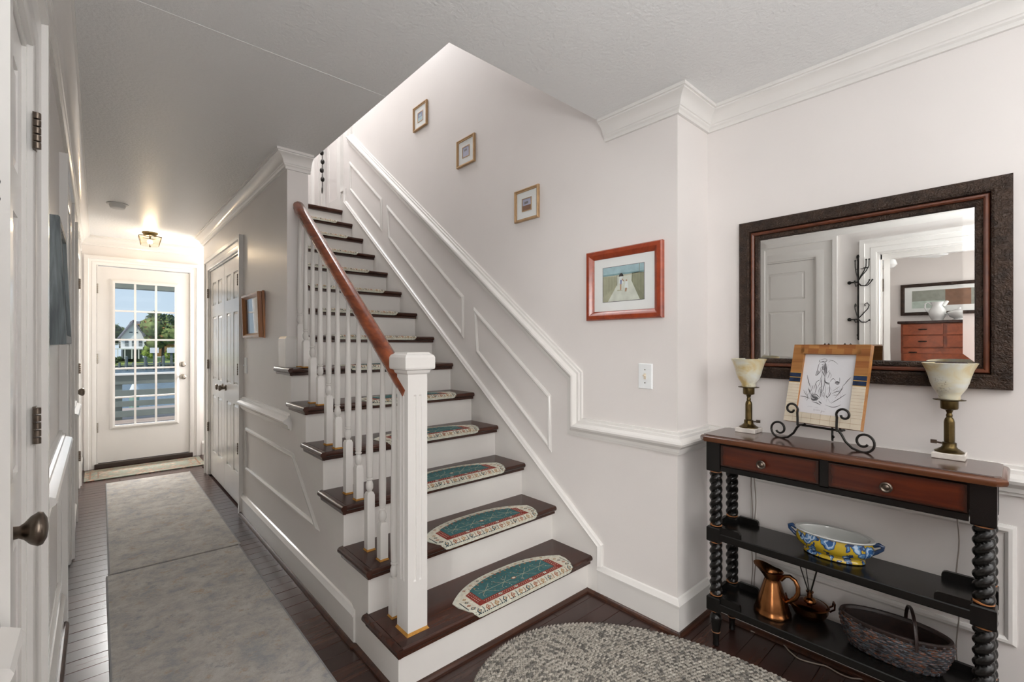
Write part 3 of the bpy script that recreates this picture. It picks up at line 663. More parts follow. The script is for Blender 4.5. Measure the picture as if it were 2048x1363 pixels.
# ---- stair mats
def mat_pos(x, s, h, yn, zt, cx=1.415):
    r = .0135
    if s < .2: return (cx + x, yn + r + .2 - s, zt + h)
    q = (s - .2) / r
    if q < PI / 2: return (cx + x, yn + r - (r + h) * math.sin(q), zt - r + (r + h) * math.cos(q))
    return (cx + x, yn - h, zt - r - (s - .2 - r * PI / 2))
SMAX = .232
def s_back(x, W=.325, e=.10): return e * (min(1, abs(x) / W)) ** 2.8
def s_front(x, W=.325):
    a = abs(x); return SMAX if a < W - .06 else SMAX - .095 * ((a - (W - .06)) / .06) ** 2.2
def mat_mesh(seed, yn, zt):
    rr = random.Random(seed); mb = MB()
    def P(x, s, h=.0036): return mat_pos(x, s, h, 0, 0)
    def band(xa, xb, fa, fb, mat, nx, ns, h):
        vs = []; fs = []
        for i in range(nx + 1):
            x = xa + (xb - xa) * i / nx; a, b = fa(x), fb(x)
            for j in range(ns + 1): vs.append(P(x, a + (b - a) * j / ns, h))
        for i in range(nx):
            for j in range(ns): q = i * (ns + 1) + j; fs.append((q, q + 1, q + ns + 2, q + ns + 1))
        mb.add(vs, fs, mat)
    W = .325
    xs = [-W + .0005] + [-W + .65 * k / 40 for k in range(1, 40)] + [W - .0005]
    # slab with edge
    ns = 14; vs = []; fs = []
    for x in xs:
        a, b = s_back(x), s_front(x)
        vs.append(P(x, a, 0))
        for j in range(ns + 1): vs.append(P(x, a + (b - a) * j / ns, .0035))
        vs.append(P(x, b, 0))
    k = ns + 3
    for i in range(len(xs) - 1):
        for j in range(k - 1): q = i * k + j; fs.append((q, q + 1, q + k + 1, q + k))
    fs.append(tuple(range(k))); fs.append(tuple((len(xs) - 1) * k + j for j in range(k)))
    mb.add(vs, fs, 'mat_edge')
    e = .012
    band(-W + e, W - e, lambda x: s_back(x, W) + e * .8 + .012 * (abs(x) / W) ** 8, lambda x: min(s_front(x, W - e) - .006, SMAX - .008), 'mat_cream', 34, 14, .0040)
    # dark dotted line near the front and ends
    for i in range(60):
        x = -.30 + .6 * i / 59
        if rr.random() < .85 and abs(x) < .285: mb.add([P(x, SMAX - .016, .0046), P(x + .006, SMAX - .016, .0046), P(x + .006, SMAX - .013, .0046), P(x, SMAX - .013, .0046)], [(0, 1, 2, 3)], 'mat_dark' if i < 30 else 'mat_tan')
    for sg in (-1, 1):
        band(*sorted((sg * .306, sg * .302)), lambda x: .12, lambda x: .185, 'mat_dark', 1, 3, .0046)
    # red strips and teal field
    tb = lambda x: .028 + .045 * (min(1, abs(x) / .22)) ** 2.5
    band(-.252, .252, lambda x: .160, lambda x: .190, 'mat_red', 26, 3, .0046)
    for sg in (-1, 1): band(*sorted((sg * .216, sg * .252)), lambda x: .078 + .012 * (abs(x) - .216) / .036, lambda x: .165, 'mat_red', 2, 5, .0046)
    band(-.218, .218, tb, lambda x: .163, 'mat_teal', 30, 9, .0050)
    def line(x0, s0, x1, s1, w, mat, h=.0055):
        dx, ds = x1 - x0, s1 - s0; L = math.hypot(dx, ds); nx, nsn = -ds / L * w / 2, dx / L * w / 2; m = 3; vs = []
        for i in range(m + 1):
            t = i / m; vs += [P(x0 + dx * t + nx, s0 + ds * t + nsn, h), P(x0 + dx * t - nx, s0 + ds * t - nsn, h)]
        mb.add(vs, [(2 * i, 2 * i + 1, 2 * i + 3, 2 * i + 2) for i in range(m)], mat)
    def blob(x, s, rx, rs, mat, h=.0056, n=6, ph=0):
        mb.add([P(x + rx * math.cos(2 * PI * i / n + ph), s + rs * math.sin(2 * PI * i / n + ph), h) for i in range(n)], [tuple(range(n))], mat)
    sc = .115
    line(-.20, sc, .20, sc, .0024, 'mat_gold')
    for cx in (-.165, -.06, .06, .165):
        for sg in (-1, 1):
            line(cx, sc, cx - .028, sc + sg * .022, .0018, 'mat_gold'); line(cx - .028, sc + sg * .022, cx - .030, sc + sg * .038, .0018, 'mat_gold')
            line(cx, sc, cx + .028, sc + sg * .022, .0018, 'mat_gold'); line(cx + .028, sc + sg * .022, cx + .046, sc + sg * .038, .0018, 'mat_gold')
    blob(0, sc, .014, .010, 'mat_rust', .0058, 8); blob(0, sc, .009, .006, 'mat_cream', .0061, 8)
    for i in range(80):
        x = rr.uniform(-.20, .20); s = rr.uniform(.05, .156)
        if abs(s - sc) < .008: continue
        blob(x, s, .0022, .0035, rr.choice(['mat_gold', 'mat_cream', 'mat_rust', 'mat_tan']), .0056, 4)
    for i in range(14):
        x = -.19 + .38 * i / 13; blob(x, tb(x) + .006 + rr.uniform(0, .006), .007, .0045, rr.choice(['mat_rust', 'mat_tan', 'mat_rust']), .0056, 5)
    # checks on the red band
    for i in range(40):
        x = -.215 + .43 * i / 39; blob(x, .171, .0026, .0024, 'mat_cream', .0052, 4, PI / 4)
        blob(x + .005, .181, .0026, .0022, 'mat_cream', .0052, 4, PI / 4)
    for sg in (-1, 1):
        for i in range(7):
            for j in range(2): blob(sg * (.228 + .013 * j), .092 + .011 * i + .004 * j, .003, .0026, 'mat_cream', .0052, 4, PI / 4)
    for x in (-.13, -.04, .05, .14): blob(x, .175, .009, .007, 'mat_edge', .0056, 6); blob(x, .175, .004, .003, 'mat_dark', .0059, 4)
    # border flowers
    cols = ['mat_dark', 'mat_rust', 'mat_tan']
    def flower(x, s, c, k=1.0):
        blob(x, s, .0105 * k, .0085 * k, c, .0050, 4); blob(x, s, .006 * k, .0048 * k, 'mat_cream', .0053, 4); blob(x, s, .0038 * k, .003 * k, c if c != 'mat_dark' else 'mat_tan', .0056, 4)
    for i in range(13):
        x = -.27 + .045 * i; flower(x, .2085, cols[i % 3], 1.15); line(x + .021, .2, x + .024, .217, .003, 'mat_rust' if i % 2 else 'mat_dark', .0050)
    for i in range(11):
        x = -.235 + .047 * i; s = .019 + s_back(x, .325) * .93; flower(x, s + .0, cols[(i + 1) % 3], .8); line(x + .023, s - .002, x + .024, s + .008, .0018, 'mat_rust', .0050)
    for sg in (-1, 1):
        for i in range(3): flower(sg * (.274 + .006 * i), .112 + .024 * i, cols[(i + 2) % 3], .95)
        flower(sg * .283, .186, 'mat_dark', 1.2)
    return mb.mesh('stair_mat', None)
mat_me = [mat_mesh(k, 0, 0) for k in range(3)]
ORD = ['bottom', 'second', 'third', 'fourth', 'fifth', 'sixth', 'seventh', 'eighth', 'ninth', 'tenth', 'eleventh', 'twelfth', 'thirteenth']
for n_ in range(1, 14):
    o = D.objects.new('stair_mat', mat_me[n_ % 3]); COL.objects.link(o); o.location = (rnd.uniform(-.012, .012) + (0 if n_ < 3 else -.01), Y1 + RUN * (n_ - 1) - .0005, RISE * n_ + .0004)
    tag(o, 'half oval teal and cream patterned mat on the %s stair tread%s' % (ORD[n_ - 1], '' if n_ == 1 else ' from the floor'), 'stair mat', 'half oval mats on the stair treads')

# ---- upstairs details beyond the top step
ld = thing('door_6', 'white louvered closet door at the top of the stairs', 'door', (XW - .004, 5.06, Z2), -PI / 2); ld['kind'] = 'structure'
W_ = .29
obj('door_frame', MB().box(0, .035, 0, .03, 0, 2.0).box(W_ - .05, W_, 0, .03, 0, 2.0).box(.035, W_ - .05, 0, .03, 0, .16).box(.035, W_ - .05, 0, .03, .95, 1.03).box(.035, W_ - .05, 0, .03, 1.9, 2.0), 'trim', ld)
for k in range(46):
    z = .165 + k * .0375
    if .93 < z < 1.03 or z > 1.88: continue
    T = Matrix.Translation((.035, .016, z + .016)) @ Matrix.Rotation(math.radians(-52), 4, 'X')
    obj('slat', MB().box(0, W_ - .085, -.013, .013, -.003, .003, T=T), 'trim', ld)
obj('backing', MB().box(.03, W_ - .04, .032, .036, .1, 1.95), 'housedark', ld)  # dark sheet added to stand for the shade between the slats
obj('hinge', MB().box(W_ - .012, W_ - .004, -.004, 0, .30, .40), 'bronze', ld)
struct('trim_25', MB().box(XW - .03, XW, 4.66, 4.74, Z2, Z2 + 2.1).box(XW - .03, XW, 5.16, 5.22, Z2, Z2 + 2.1).box(XW - .02, XW, 5.27, 5.31, Z2, Z2 + 2.1).box(XW - .03, XW, 5.50, 5.58, Z2, Z2 + 2.1), 'trim', 'white casings beyond the louvered door upstairs', 'door casing')
hg = thing('hanging_beads', 'dark beaded cord hanging beside the louvered door upstairs', 'hanging ornament', (XW - .05, 5.11, Z2 + .30))
obj('cord', MB().tube([(0, 0, -.02), (0, 0, .75)], .004, 6), 'iron', hg)
for k in range(7): obj('bead', MB().sphere((.004 * (-1) ** k, 0, .13 + k * .095), .022, 10, 7, sc=(1, 1, 1.25)), 'iron', hg, 60)
obj('tassel_ring', MB().tube([(0, .016 * math.cos(q * PI / 6), .01 + .035 * math.sin(q * PI / 6)) for q in range(12)], .003, 5, closed=True), 'iron', hg)
# ================================================================== WALL PICTURES AND MIRROR
RW = -PI / 2   # faces -X (hangs on a right hand wall)
LW = PI / 2    # faces +X (hangs on the left wall)
def rectpath(hw, hh, y=0): return [(-hw, y, -hh), (hw, y, -hh), (hw, y, hh), (-hw, y, hh)]
def frame_ring(hw, hh, prof): return MB().sweep(rectpath(hw, hh), prof, (0, -1, 0), closed=True)
# mirror
mi = thing('wall_mirror', 'large rectangular mirror in a dark brown tooled frame above the console table', 'mirror', (XR, .4385, 1.447), RW)
obj('frame', frame_ring(.4140, .340, [(0, 0), (0, .026), (.006, .031), (.034, .036), (.040, .041), (.047, .038), (.050, .022), (.050, 0)]), 'mframe', mi, 30)
obj('bead', frame_ring(.364, .290, [(0, 0), (0, .030), (.004, .036), (.010, .037), (.015, .032), (.016, 0)]), 'mbead', mi, 40)
obj('inner_frame', frame_ring(.348, .274, [(0, 0), (0, .026), (.006, .029), (.016, .026), (.020, .018), (.020, 0)]), 'mframe', mi, 30)
obj('backing_board', MB().box(-.40, .40, -.012, -.002, -.33, .33), 'black', mi)
# bevelled glass: one flat centre plus a sloping rim
hw, hh, bv = .3285, .2545, .028
vs = [(-hw, -.0165, -hh), (hw, -.0165, -hh), (hw, -.0165, hh), (-hw, -.0165, hh), (-hw + bv, -.0175, -hh + bv), (hw - bv, -.0175, -hh + bv), (hw - bv, -.0175, hh - bv), (-hw + bv, -.0175, hh - bv)]
obj('glass', MB().add(vs, [(4, 5, 6, 7), (0, 1, 5, 4), (1, 2, 6, 5), (2, 3, 7, 6), (3, 0, 4, 7)]), 'mirror', mi)

# red framed beach photograph
rp = thing('framed_photograph', 'beach path photograph in a wide red stained frame on the stair wall', 'picture', (XW, 1.281, 1.543), RW)
obj('frame', frame_ring(.212, .172, [(0, 0), (0, .018), (.005, .024), (.022, .027), (.034, .020), (.043, .010), (.043, 0)]), 'redframe', rp, 30)
obj('mat_board', MB().box(-.171, .171, -.007, -.003, -.131, .131), 'matboard', rp)
ph = MB(); yy = -.0082
def q(pts, mat, d=0): ph.add([(p[0] * .114, yy - d, p[1] * .083) for p in pts], [tuple(range(len(pts)))], mat)
q([(-1.03, -1.03), (1.03, -1.03), (1.03, 1.03), (-1.03, 1.03)], 'ph_grey')
q([(-1, -1), (1, -1), (1, 1), (-1, 1)], 'ph_sand', .0002)
q([(-1, .52), (1, .52), (1, 1), (-1, 1)], 'ph_sky', .0004); q([(-1, .50), (1, .50), (1, .60), (-1, .60)], 'ph_sea', .0006)
q([(-1, -1), (-1, .50), (-.35, .42), (-.30, -.1), (-.75, -1)], 'ph_fence2', .0004)
q([(-.30, .42), (.42, .42), (.85, -1), (-.75, -1), (-.30, -.1)], 'ph_path', .0005)
q([(.45, .52), (.75, .55), (1, .50), (1, -1), (.82, -1), (.42, .1)], 'ph_fence', .0006)
for k in range(9):
    x = -.98 + .08 * k; q([(x, -.7 + k * .07), (x + .012, -.7 + k * .07), (x + .012, .46), (x, .46)], 'ph_fence', .0008)
for k in range(7):
    x = .52 + .07 * k; q([(x, -.1 - k * .1), (x + .012, -.1 - k * .1), (x + .012, .5), (x, .5)], 'ph_fence2', .0008)
q([(.78, .5), (.80, .5), (.82, 1), (.80, 1)], 'ph_fence', .0009); q([(-.30, -.1), (-.27, -.1), (-.27, .5), (-.30, .5)], 'ph_fence', .0009)
q([(-.20, .40), (.05, .40), (.0, .54), (-.07, .60), (-.15, .54)], 'ph_hat', .0012)
q([(-.14, .42), (-.02, .42), (.04, .05), (-.02, -.02), (-.2, .02), (-.18, .2)], 'ph_white', .0010); q([(-.12, .2), (-.04, .2), (-.05, -.05), (-.12, -.05)], 'ph_blue', .0012)
q([(-.13, -.02), (-.06, -.02), (-.07, -.38), (-.13, -.38)], 'ph_skin', .0010); q([(-.03, .3), (.08, .12), (.06, .08), (-.04, .2)], 'ph_skin', .0013)
q([(.14, .10), (.24, .10), (.28, -.3), (.08, -.28)], 'ph_white', .0012); q([(.15, .10), (.22, .10), (.22, .18), (.16, .20)], 'ph_skin', .0012); q([(.13, -.28), (.22, -.28), (.18, -.5), (.10, -.48)], 'ph_skin', .0011)
q([(-.1, -.38), (.0, -.42), (-.3, -.42), (-.25, -.36)], 'ph_fence2', .0010)
obj('print', ph, None, rp)
obj('glass', MB().box(-.170, .170, -.0115, -.0105, -.130, .130), 'picglass', rp)

# three small gold frames
def small_frame(y, z, tone, label, first=[None]):
    o = thing('small_framed_print', label, 'picture', (XW, y, z), RW, 'small gold framed prints climbing the stair wall')
    obj('frame', frame_ring(.100, .094, [(0, 0), (0, .014), (.003, .018), (.008, .018), (.010, .013), (.015, .012), (.017, .006), (.017, 0)]), 'goldframe', o, 30)
    obj('mat_board', MB().box(-.084, .084, -.006, -.002, -.078, .078), 'matboard', o)
    obj('fillet', MB().sweep(rectpath(.040, .038, -.006), [(0, 0), (0, .003), (.005, .003), (.005, 0)], (0, -1, 0), closed=True), 'goldframe', o)
    p = MB(); L = [((-.035, -.033), (.035, .033), tone[0]), ((-.035, -.033), (.035, -.004), tone[1]), ((-.02, .004), (.012, .018), tone[2])]
    for i, (a, b, m) in enumerate(L): d = -.0066 - .0002 * i; p.add([(a[0], d, a[1]), (b[0], d, a[1]), (b[0], d, b[1]), (a[0], d, b[1])], [(0, 1, 2, 3)], m)
    obj('print', p, None, o); obj('glass', MB().box(-.083, .083, -.0095, -.009, -.077, .077), 'picglass', o)
small_frame(1.943, 2.068, ('ph_lilac', 'ph_brown', 'ph_grey'), 'lowest of three small gold frames, with a brownish violet print')
small_frame(2.540, 2.562, ('ph_lilac', 'ph_lilac', 'ph_grey'), 'middle small gold frame on the stair wall, with a pale violet print')
small_frame(3.134, 3.018, ('ph_blue', 'ph_sky', 'ph_sky'), 'highest of the three small gold frames, with a blue print')

# blue framed canvas on the left wall
bc = thing('framed_canvas', 'deep weathered blue framed canvas on the left wall', 'picture', (XL, 2.395, 1.468), rot=(math.radians(-2.2), 0, LW))
obj('frame', MB().sweep(rectpath(.215, .218), [(0, 0), (0, .036), (.004, .040), (.030, .040), (.034, .030), (.060, .026), (.060, 0)], (0, -1, 0), closed=True), 'canvasblue', bc, 20)
obj('canvas', MB().box(-.16, .16, -.024, -.004, -.16, .16), 'ph_sage', bc)
# shadow box style frame on the hallway wall
hf = thing('shadow_box_frame', 'small deep orange wooden frame on the hallway wall beside the closet', 'picture', (XH, 3.50, 1.447), rot=(math.radians(2), 0, RW))
obj('frame', frame_ring(.222, .148, [(0, .016), (0, .036), (.004, .040), (.014, .040), (.030, .022), (.030, .016)]), 'frameorange', hf, 30)
obj('back_frame', MB().sweep(rectpath(.232, .152), [(0, 0), (0, .014), (.03, .016), (.03, 0)], (0, -1, 0), closed=True), 'frameorange', hf)
obj('print', MB().box(-.195, .195, -.018, -.014, -.12, .12), 'darkpic', hf)
obj('glass', MB().box(-.195, .195, -.0225, -.022, -.12, .12), 'picglass', hf)

# light switches
sw = thing('light_switch', 'white toggle light switch plate below the red framed photograph', 'light switch', (XW, 1.163, 1.106), RW)
obj('plate', MB().add([(-.036, 0, -.058), (.036, 0, -.058), (.036, 0, .058), (-.036, 0, .058), (-.033, -.006, -.055), (.033, -.006, -.055), (.033, -.006, .055), (-.033, -.006, .055)], [(4, 5, 6, 7), (0, 1, 5, 4), (1, 2, 6, 5), (2, 3, 7, 6), (3, 0, 4, 7)]), 'plastic', sw)
obj('toggle', MB().box(-.0055, .0055, -.008, -.005, -.013, .013).box(-.004, .004, -.018, -.006, .0, .008), 'bone', sw)
for z in (-.03, .03): obj('screw', MB().lathe([(.003, 0), (.003, .001)], 8, T=Matrix.Translation((0, -.006, z)) @ Matrix.Rotation(PI / 2, 4, 'X')), 'nickel', sw)
sw2 = thing('light_switch', 'white toggle light switch on the hallway wall beside the closet casing', 'light switch', (XH, 3.78, 1.10), RW)
obj('plate', MB().add([(-.036, 0, -.058), (.036, 0, -.058), (.036, 0, .058), (-.036, 0, .058), (-.033, -.006, -.055), (.033, -.006, -.055), (.033, -.006, .055), (-.033, -.006, .055)], [(4, 5, 6, 7), (0, 1, 5, 4), (1, 2, 6, 5), (2, 3, 7, 6), (3, 0, 4, 7)]), 'plastic', sw2)
obj('toggle', MB().box(-.004, .004, -.02, -.005, -.004, .006), 'plastic', sw2)
hk = thing('key_hook', 'little clear bead hook on the wall right of the back door', 'hook', (.93, YB, .81), 0)
obj('hook', MB().tube([(0, -.002, .03), (0, -.012, .01), (-.012, -.02, -.01), (.012, -.024, -.01)], .004, 6), 'nickel', hk)
for p in ((-.004, -.025, -.05), (.014, -.025, -.03), (.012, -.025, -.075)): obj('bead', MB().sphere(p, .011, 10, 7), 'glassbead', hk, 60)

# ================================================================== CEILING FITTINGS
sd = thing('smoke_detector', 'round white smoke detector on the hallway ceiling', 'smoke detector', (.118, 4.70, ZC))
obj('base_plate', MB().lathe([(.066, 0), (.068, -.006), (.060, -.010)], 28), 'smoke', sd, 40)
obj('body', MB().lathe([(.050, -.008), (.050, -.018), (.044, -.034), (.036, -.037)], 28), 'smoke', sd, 40)
CLX, CLY = .384, 5.70
cl = thing('ceiling_light', 'lit faceted glass ceiling light near the back door', 'ceiling light', (CLX, CLY, ZC))
obj('canopy', MB().lathe([(.062, 0), (.062, -.012), (.052, -.018), (.052, -.032)], 24), 'brass', cl, 40)
def hexring(r, z, n=6): return [(r * math.cos(2 * PI * k / n + .5), r * math.sin(2 * PI * k / n + .5), z) for k in range(n)]
sh = MB(); A = hexring(.098, -.045) + hexring(.100, -.062) + hexring(.078, -.122) + hexring(.070, -.130)
sh.add(A, [(r * 6 + k, r * 6 + (k + 1) % 6, r * 6 + 6 + (k + 1) % 6, r * 6 + 6 + k) for r in range(3) for k in range(6)] + [tuple(range(18, 24))])
obj('glass_shade', sh, 'lampglass', cl)
fm = MB(); fm.tube(hexring(.100, -.043), .004, 5, closed=True)
fm.tube([(.0, 0, -.03), (0, 0, -.062)], .006, 6).tube([(0, .0, -.13), (0, 0, -.14)], .006, 6)
for k in range(6): fm.tube([hexring(.100, -.045)[k], hexring(.079, -.122)[k]], .0025, 4)
obj('frame', fm, 'brass', cl)
obj('bulb', MB().sphere((0, 0, -.088), .022, 12, 8), 'bulb', cl, 60)
pl = D.lights.new('ceiling_light_glow', 'POINT'); pl.energy = 9; pl.color = (1, .80, .56); pl.shadow_soft_size = .03
po = D.objects.new('ceiling_light_glow', pl); COL.objects.link(po); po.location = (CLX, CLY, ZC - .088)

# ================================================================== RUGS
def runner(label, x0, x1, y0, y1, skew=0):
    mb = MB(); nx, ny = 10, 40; vs = []; fs = []; rr = random.Random(int(y0 * 100))
    for i in range(nx + 1):
        for j in range(ny + 1):
            y = y0 + (y1 - y0) * j / ny - .028 * (i / nx - .5); x = x0 + (x1 - x0) * i / nx + skew * j / ny
            e = min(i, nx - i, j, ny - j); vs.append((x + (0 if e else 0), y, .0085 if e else .007))
    for i in range(nx):
        for j in range(ny): a = i * (ny + 1) + j; fs.append((a, a + ny + 1, a + ny + 2, a + 1))
    mb.add(vs, fs)
    mb.add([(x0 - .001, y0 + .013, .0005), (x1 + .001, y0 - .015, .0005), (x1 + .001 + skew, y1 - .013, .0005), (x0 - .001 + skew, y1 + .015, .0005), (x0 - .001, y0 + .013, .007), (x1 + .001, y0 - .015, .007), (x1 + .001 + skew, y1 - .013, .007), (x0 - .001 + skew, y1 + .015, .007)], [(0, 1, 5, 4), (1, 2, 6, 5), (2, 3, 7, 6), (3, 0, 4, 7), (0, 3, 2, 1)])
    o = thing('runner_rug', label, 'rug', (0, 0, 0), 0, 'grey distressed runners in the hallway')
    obj('pile', mb, 'runner', o)
    b = MB(); w = .006
    for xa, xb, ya, yb in ((x0, x0 + w, y0, y1), (x1 - w, x1, y0, y1)):
        b.add([(xa, ya, .0086), (xb, ya, .0086), (xb + skew, yb, .0086), (xa + skew, yb, .0086)], [(0, 1, 2, 3)])
    obj('binding', b, 'runneredge', o)
runner('faded grey runner rug nearest the viewer in the hallway', .036, .658, 1.25, 3.283)
runner('faded grey runner rug farther down the hallway toward the back door', .046, .668, 3.303, 5.50, .012)
dm = thing('door_mat', 'narrow red and beige patterned mat before the back door', 'rug', (.375, 5.90, 0))
obj('weave', MB().bbox(-.465, .47, -.20, .26, .001, .010, .002), 'persian', dm)
m = MB()
for hw, hd, w in ((.43, .185, .012), (.37, .13, .008)):
    for a in ((-hw, -hw + w, -hd, hd), (hw - w, hw, -hd, hd), (-hw, hw, -hd, -hd + w), (-hw, hw, hd - w, hd)): m.box(a[0], a[1], a[2] + .03, a[3] + .03, .009, .0106)
obj('border', m, 'ph_brown', dm)
# braided oval rug
br = thing('braided_rug', 'large oval braided rug in mottled grey and cream by the stairs', 'rug', (1.30, .60, 0))
obj('backing', MB().lathe([(.594, .001), (.596, .006), (.58, .0065)], 60, ay=.846 / .596), 'braid_dark', br)
rr = random.Random(5); bm_ = MB()
k = 0
W1 = .0215
ringcount = 0
rings_m = []
while True:
    a, b = .600 - W1 * (k + .5), .850 - W1 * (k + .5)
    if a < .01: break
    per = PI * (3 * (a + b) - math.sqrt((3 * a + b) * (a + 3 * b))); n = max(8, int(per / .0165)); m = MB()
    # walk by arc length
    N = 720; pts = [(a * math.cos(2 * PI * i / N), b * math.sin(2 * PI * i / N)) for i in range(N + 1)]
    cum = [0]
    for i in range(N): cum.append(cum[-1] + math.dist(pts[i], pts[i + 1]))
    ti = 0
    for j in range(n):
        s_ = cum[-1] * (j + .5 * (k % 2)) / n
        while cum[ti + 1] < s_ and ti < N - 1: ti += 1
        px, py = pts[ti]; nxp, nyp = pts[ti + 1]; ang = math.atan2(nyp - py, nxp - px)
        for side in (-1, 1):
            cx = px + side * W1 * .25 * -math.sin(ang); cy = py + side * W1 * .25 * math.cos(ang)
            an = ang + side * -.62; L, Wd, H = .0135, .0062, .0125 + rr.uniform(-.001, .001); ca, sa = math.cos(an), math.sin(an)
            o_ = .008 if side > 0 else 0; cx += o_ * math.cos(ang); cy += o_ * math.sin(ang)
            P = lambda u, v, z: (cx + u * ca - v * sa, cy + u * sa + v * ca, z)
            c = rr.choices(['braid_cream', 'braid_grey', 'braid_dark'], [.48, .32, .20])[0]
            m.add([P(-L, 0, .005), P(0, -Wd, .006), P(L, 0, .005), P(0, Wd, .006), P(-L * .45, 0, H), P(L * .45, 0, H)], [(0, 1, 5, 4), (1, 2, 5), (2, 3, 4, 5), (3, 0, 4)], c)
    obj('braid', m, None, br)
    k += 1

# ================================================================== CONSOLE TABLE
ct = thing('console_table', 'black and mahogany console table with barley twist legs and two shelves', 'table', (2.0, .47, 0))
CI = Matrix.Translation((-2.0, -.47, 0))
def cobj(name, mb, mat, smooth=0, parent=None, **k):
    o = obj(name, mb, mat, ct, smooth, **k); o.matrix_parent_inverse = CI
    return o
def csub(name, mb, mat, par, smooth=0):
    o = obj(name, mb, mat, par, smooth); o.matrix_parent_inverse = par.matrix_parent_inverse @ Matrix.Identity(4) if 0 else Matrix.Identity(4); return o
TX0, TX1, TY0, TY1 = 1.862, 2.106, .030, .912
def octp(x0, x1, y0, y1, c, z): return [(x0 + c, y0, z), (x1 - c, y0, z), (x1, y0 + c, z), (x1, y1 - c, z), (x1 - c, y1, z), (x0 + c, y1, z), (x0, y1 - c, z), (x0, y0 + c, z)]
L = []
for i, z in ((.012, .850), (.003, .853), (0, .860), (.0, .868), (.004, .874), (.010, .877)): L += octp(TX0 + i, TX1 - i * .5, TY0 + i, TY1 - i, .022, z)
cobj('top_moulding', MB().add(L, [tuple(range(8))[::-1], tuple(range(40, 48))] + [(r * 8 + k, r * 8 + (k + 1) % 8, r * 8 + 8 + (k + 1) % 8, r * 8 + 8 + k) for r in range(5) for k in range(8)]), 'topedge', 35)
L = octp(TX0 + .012, TX1 - .004, TY0 + .013, TY1 - .013, .014, .8765) + octp(TX0 + .014, TX1 - .004, TY0 + .015, TY1 - .015, .014, .880)
cobj('table_top', MB().add(L, [tuple(range(8, 16))] + [(k, (k + 1) % 8, 8 + (k + 1) % 8, 8 + k) for k in range(8)]), 'tabletop')
FX, BX = 1.915, 2.072; LY, RY = .860, .080
cobj('case', MB().box(1.900, 2.098, .06, .885, .770, .852).box(1.893, 1.905, .11, .83, .734, .754).box(1.893, 1.905, .458, .484, .75, .852).box(1.893, 1.905, .11, .83, .845, .852).box(1.9, 2.09, .11, .83, .742, .77), 'black')
for a, b in ((.4865, .829), (.113, .4565)):
    d = cobj('drawer', MB().bbox(1.889, 1.902, a, b, .757, .843, .002), 'drawer')
    T = Matrix.Translation((1.889, (a + b) / 2 + .012 * (1 if a > .3 else 1), .795)) @ Matrix.Rotation(-PI / 2, 4, 'Y')
    kb = obj('knob', MB().lathe([(.008, 0), (.007, .008), (.014, .011), (.0165, .015), (.0165, .020), (.013, .022), (.009, .019), (.006, .021), (.001, .022)], 20, T=T), 'bronze', d, 50)
def twist(mb, cx, cy, z0, z1, turns, r=.0198, hand=1, phase=0):
    n = int((z1 - z0) / .0042); seg = 28; vs = []; fs = []
    for i in range(n + 1):
        t = i / n; z = z0 + (z1 - z0) * t; env = min(1, t / .06, (1 - t) / .06) ; env = max(0, env)
        for k in range(seg):
            a = 2 * PI * k / seg; lobe = abs(math.cos(a - hand * PI * turns * t - phase))
            rr_ = r * (1.0 + env * (-.36 + .64 * lobe ** .55))
            vs.append((cx + rr_ * math.cos(a), cy + rr_ * math.sin(a), z))
    for i in range(n):
        for k in range(seg): fs.append((i * seg + k, i * seg + (k + 1) % seg, (i + 1) * seg + (k + 1) % seg, (i + 1) * seg + k))
    fs.append(tuple(range(seg))[::-1]); fs.append(tuple(n * seg + k for k in range(seg)))
    mb.add(vs, fs, 'black')
for cx in (FX, BX):
    for cy in (LY, RY):
        m = MB(); q_ = .0275 if cx == FX else .026
        m.bbox(cx - q_, cx + q_, cy - q_, cy + q_, .728, .851, .003, 'black').bbox(cx - q_, cx + q_, cy - q_, cy + q_, .436, .498, .004, 'black').bbox(cx - q_, cx + q_, cy - q_, cy + q_, .150, .210, .004, 'black')
        hd = 1 if cy == RY else 1
        twist(m, cx, cy, .498, .728, 7, hand=hd); twist(m, cx, cy, .210, .436, 7, hand=hd)
        for z in (.722, .500, .430, .212, .146): m.lathe([(.020, 0), (.0235, .002), (.0235, .005), (.020, .007)], 18, (cx, cy, z), 'gilt')
        m.lathe([(.008, 0), (.013, .006), (.011, .02), (.013, .05), (.016, .06), (.016, .064), (.015, .067), (.022, .105), (.024, .118), (.019, .130), (.013, .136), (.017, .143), (.021, .150)], 18, (cx, cy, 0), 'black')
        m.lathe([(.0162, 0), (.0172, .002), (.0162, .004)], 18, (cx, cy, .058), 'gilt')
        cobj('leg', m, None, 35)
for z in (.478, .192):
    cobj('shelf', MB().bbox(1.888, 2.100, .062, .878, z - .030, z, .003), 'black')
    for cx, yy, sg in ((FX, LY - .0275, -1), (FX, RY + .0275, 1), (BX, LY - .0275, -1), (BX, RY + .0275, 1)):
        ln = .078; h_ = .026; xs = cx - .022 if cx == FX else cx + .008
        P = [(yy, z), (yy + sg * ln, z)] + [(yy + sg * (ln - .013 + .013 * math.cos(a)), z + h_ - .013 + .013 * math.sin(a)) for a in (0, .5, 1.05, PI / 2)] + [(yy, z + h_)]
        cobj('corner_lip', MB().prism(P, 'X', xs, xs + .013), 'black', 40)
    for yy in (LY + .008, RY - .020): cobj('end_lip', MB().box(FX + .027, BX - .026, yy, yy + .012, z, z + .026), 'black')

